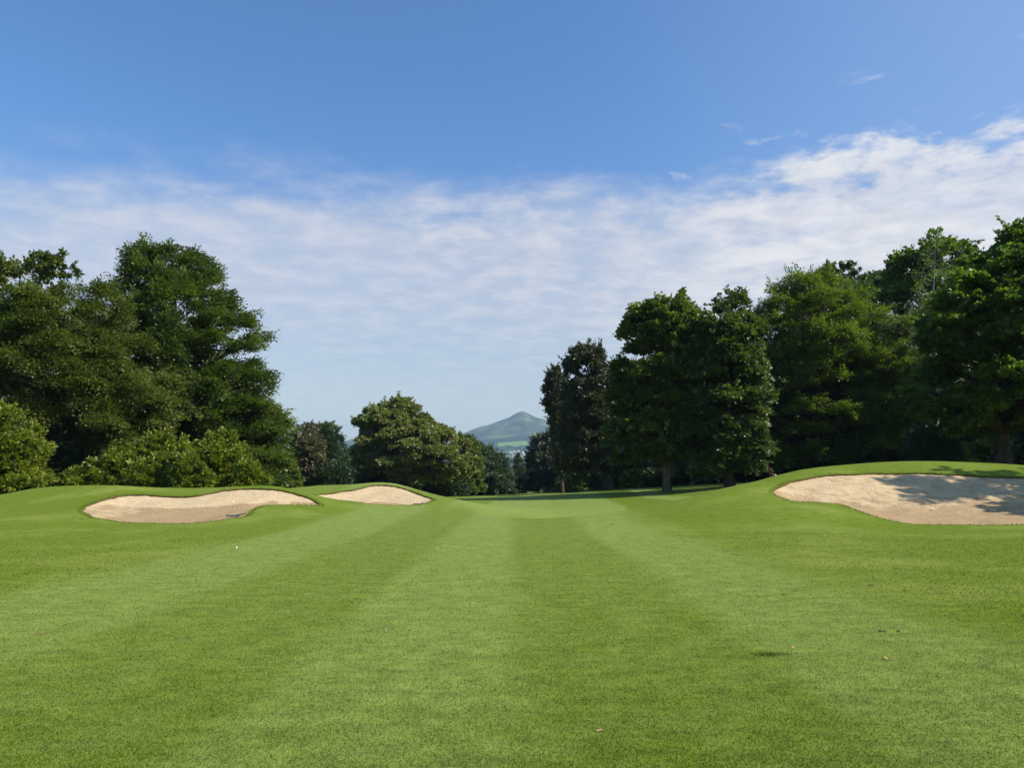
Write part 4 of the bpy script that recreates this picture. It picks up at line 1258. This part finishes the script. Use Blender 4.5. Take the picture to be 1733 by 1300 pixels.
# the town: each house a thing of its own
M_WALL = simple_mat('white_render', (.78, .77, .74), .8, .2, .06, 1)
M_SLATE = simple_mat('slate', (.12, .125, .14), .7, .2, .2, 1)
def house_mesh(L, Wd, Hh, rf_h):
    wv = [(-L, -Wd, 0), (L, -Wd, 0), (L, Wd, 0), (-L, Wd, 0), (-L, -Wd, Hh), (L, -Wd, Hh), (L, Wd, Hh), (-L, Wd, Hh)]
    wq = [(0, 1, 5, 4), (1, 2, 6, 5), (2, 3, 7, 6), (3, 0, 4, 7), (4, 5, 6, 7)]
    e = .4
    rv = [(-L - e, -Wd - e, Hh + .02), (L + e, -Wd - e, Hh + .02), (L + e, Wd + e, Hh + .02), (-L - e, Wd + e, Hh + .02), (-L - e, 0, Hh + rf_h), (L + e, 0, Hh + rf_h)]
    return wv, wq, rv, [np.array([(0, 1, 5, 4), (2, 3, 4, 5)]), np.array([(0, 4, 3), (1, 2, 5)])]
hs = random.Random(9)
protos = []
for (L, Wd, Hh, rh) in [(6, 4, 5.6, 2.6), (9, 4.5, 6, 2.4)]:
    wv, wq, rv, rq = house_mesh(L, Wd, Hh, rh)
    rt = empty('house', (0, 0, 0)); mesh_obj('wall', wv, np.array(wq), M_WALL, rt); mesh_obj('roof', rv, rq, M_SLATE, rt)
    protos.append(rt)
spots = []
for row, (u0, u1, v, y) in enumerate([(826, 854, 765.5, 4420), (862, 888, 763.5, 4480), (864, 889, 765.5, 4380), (842, 858, 771, 4250), (866, 890, 768, 4280)]):
    nh = int((u1 - u0) / 3.0)
    for kx in range(nh):
        u = u0 + (u1 - u0) * (kx + hs.random() * .7) / nh
        spots.append((at(u, v, y)[0], y + hs.uniform(-50, 50), row))
used = [False, False]
for (x, y, row) in spots:
    kx = hs.randrange(2)
    z = hill_z(x, y)
    loc = (x, y, z - .2 + (0))
    if not used[kx]:
        o = protos[kx]; used[kx] = True
    else:
        o = protos[kx].copy(); COL.objects.link(o)
        for ch in list(protos[kx].children):
            dch = ch.copy(); COL.objects.link(dch); dch.parent = o
    o.location = loc; o.rotation_euler = (0, 0, hs.uniform(-.4, .4)); o.scale = (hs.uniform(.75, 1.1),) * 3
    tag(o, 'white rendered house with a grey roof in the far town under the hill', 'house', 'white houses of the far town')

# ------------------------------------------------------------------ air
z_low = min(float(Z.min()), float(vz.min())) - 1.0
hz = mesh_obj('haze', [(x, y, z) for z in (z_low, 470) for y in (-10300, 10500) for x in (-10400, 10400)],
              np.array([(0, 2, 3, 1), (4, 5, 7, 6), (0, 1, 5, 4), (2, 6, 7, 3), (0, 4, 6, 2), (1, 3, 7, 5)]))
m = bpy.data.materials.new('air'); m.use_nodes = True
t = NT(m.node_tree)
out = t.n('ShaderNodeOutputMaterial'); pv = t.n('ShaderNodeVolumePrincipled')
pv.inputs['Color'].default_value = (.52, .76, 1.0, 1)
pv.inputs['Density'].default_value = .7e-4
pv.inputs['Anisotropy'].default_value = 0.0
t.link(pv.outputs[0], out.inputs['Volume'])
hz.data.materials.append(m)
tag(hz, kind='stuff')

# ------------------------------------------------------------------ sun and sky
AZ, EL = R(104), R(42)
sd = Vector((math.sin(AZ) * math.cos(EL), math.cos(AZ) * math.cos(EL), math.sin(EL)))
sun = bpy.data.lights.new('sun', 'SUN'); sun.energy = 4.2; sun.angle = R(.53); sun.color = (1.0, .945, .85)
so = bpy.data.objects.new('sun', sun); COL.objects.link(so); so.rotation_euler = sd.to_track_quat('Z', 'Y').to_euler(); so.location = (60, 0, 60)

w = bpy.data.worlds.new('World'); SC.world = w; w.use_nodes = True
t = NT(w.node_tree)
out = t.n('ShaderNodeOutputWorld'); bg = t.n('ShaderNodeBackground')
sky = t.n('ShaderNodeTexSky', sky_type='NISHITA')
sky.sun_disc = False; sky.sun_elevation = EL; sky.sun_rotation = AZ
sky.altitude = 100; sky.air_density = 1.0; sky.dust_density = 1.2; sky.ozone_density = 2.0
tc = t.n('ShaderNodeTexCoord')
dx, dy, dz = t.sep(tc.outputs['Generated'])
zc = t.math('ADD', t.math('MAXIMUM', dz, .0), .10)
px_ = t.math('DIVIDE', dx, zc); py_ = t.math('DIVIDE', dy, zc)
pl_ = t.comb(px_, py_, 0.0)
big = t.noise(pl_, .8, 5, .55, .2)
soft_ = t.noise(t.vmul(pl_, (.5, 1.0, 1.0)), 2.2, 6, .6, .3)
mott = t.noise(t.vmul(pl_, (1.0, 1.0, 1.0)), 5.6, 8, .64, .18)
puff = t.noise(pl_, 4.2, 8, .62, .15)
# edge of the cloud bank, nearer overhead on the right
edge = t.math('MULTIPLY_ADD', t.smooth(px_, .38, 1.15), -.40, t.math('MULTIPLY_ADD', t.smooth(px_, -.2, -1.4), -.22, 2.02))
rel = t.math('SUBTRACT', py_, edge)
right = t.smooth(px_, .3, .9)
rel = t.math('ADD', rel, t.math('MULTIPLY_ADD', soft_, .75, -.375))
rel = t.math('ADD', rel, t.math('MULTIPLY', right, t.math('MULTIPLY_ADD', puff, 1.6, -.84)))
rel = t.math('ADD', rel, t.math('MULTIPLY_ADD', mott, .42, -.21))
wid = t.math('MULTIPLY_ADD', right, -.16, .40)
bank = t.smooth(t.math('DIVIDE', rel, wid), -.35, 1.0)
body = t.math('MULTIPLY_ADD', t.smooth(mott, .30, .68), t.math('MULTIPLY_ADD', t.smooth(px_, -.6, .5), .14, .10), .73)
body = t.math('MULTIPLY', body, t.math('MULTIPLY_ADD', t.smooth(big, .3, .65), .22, .84))
body = t.math('ADD', body, t.math('MULTIPLY', right, .12))
wisp = t.noise(t.vmul(pl_, (.8, 1.1, 1.0)), 6.5, 6, .6, .3)
wisp = t.math('MULTIPLY', t.smooth(wisp, .60, .74), t.math('MULTIPLY', t.smooth(px_, .15, .55), t.smooth(rel, -.75, -.15)))
cov = t.math('MAXIMUM', t.math('MULTIPLY', bank, body), t.math('MULTIPLY', wisp, .6))
fade = t.smooth(dz, .09, .24)
cov = t.math('MULTIPLY', cov, t.math('MULTIPLY_ADD', fade, .50, .50), clamp=True)
cc_ = t.mix(t.smooth(mott, .35, .72), (3.6, 3.85, 4.45), (4.55, 4.55, 4.85))
cc_ = t.mix(t.math('MULTIPLY', right, t.smooth(puff, .35, .65)), cc_, (5.3, 5.25, 5.35))
blue = t.mix(t.smooth(dz, .06, .42), (.90, .86, .81), (.60, .89, 1.17))
skb = t.mix(1.0, sky.outputs[0], blue, 'MULTIPLY')
skb = t.mix(t.math('MULTIPLY', t.smooth(dx, .05, .65), .42), skb, (2.0, 2.75, 4.2))
skc = t.mix(cov, skb, cc_)
t.link(skc, bg.inputs[0]); bg.inputs[1].default_value = .10
t.link(bg.outputs[0], out.inputs[0])

# ------------------------------------------------------------------ camera and render
cam = bpy.data.cameras.new('camera'); co = bpy.data.objects.new('camera', cam); COL.objects.link(co)
co.location = (0, 0, EYE); co.rotation_euler = (R(90) + PITCH, 0, 0)
cam.sensor_width = 36; cam.lens = 36 * F0 / W0; cam.clip_start = .1; cam.clip_end = 60000
SC.camera = co
SC.view_settings.view_transform = 'Standard'; SC.view_settings.look = 'None'; SC.view_settings.gamma = 1
SC.view_settings.exposure = 0.7
SC.render.engine = 'CYCLES'
cy = SC.cycles
cy.max_bounces = 6; cy.diffuse_bounces = 3; cy.glossy_bounces = 2; cy.transmission_bounces = 4; cy.transparent_max_bounces = 8; cy.volume_bounces = 0
cy.caustics_reflective = False; cy.caustics_refractive = False
cy.use_denoising = True; cy.denoiser = 'OPENIMAGEDENOISE'; cy.denoising_input_passes = 'RGB_ALBEDO_NORMAL'; cy.denoising_prefilter = 'ACCURATE'
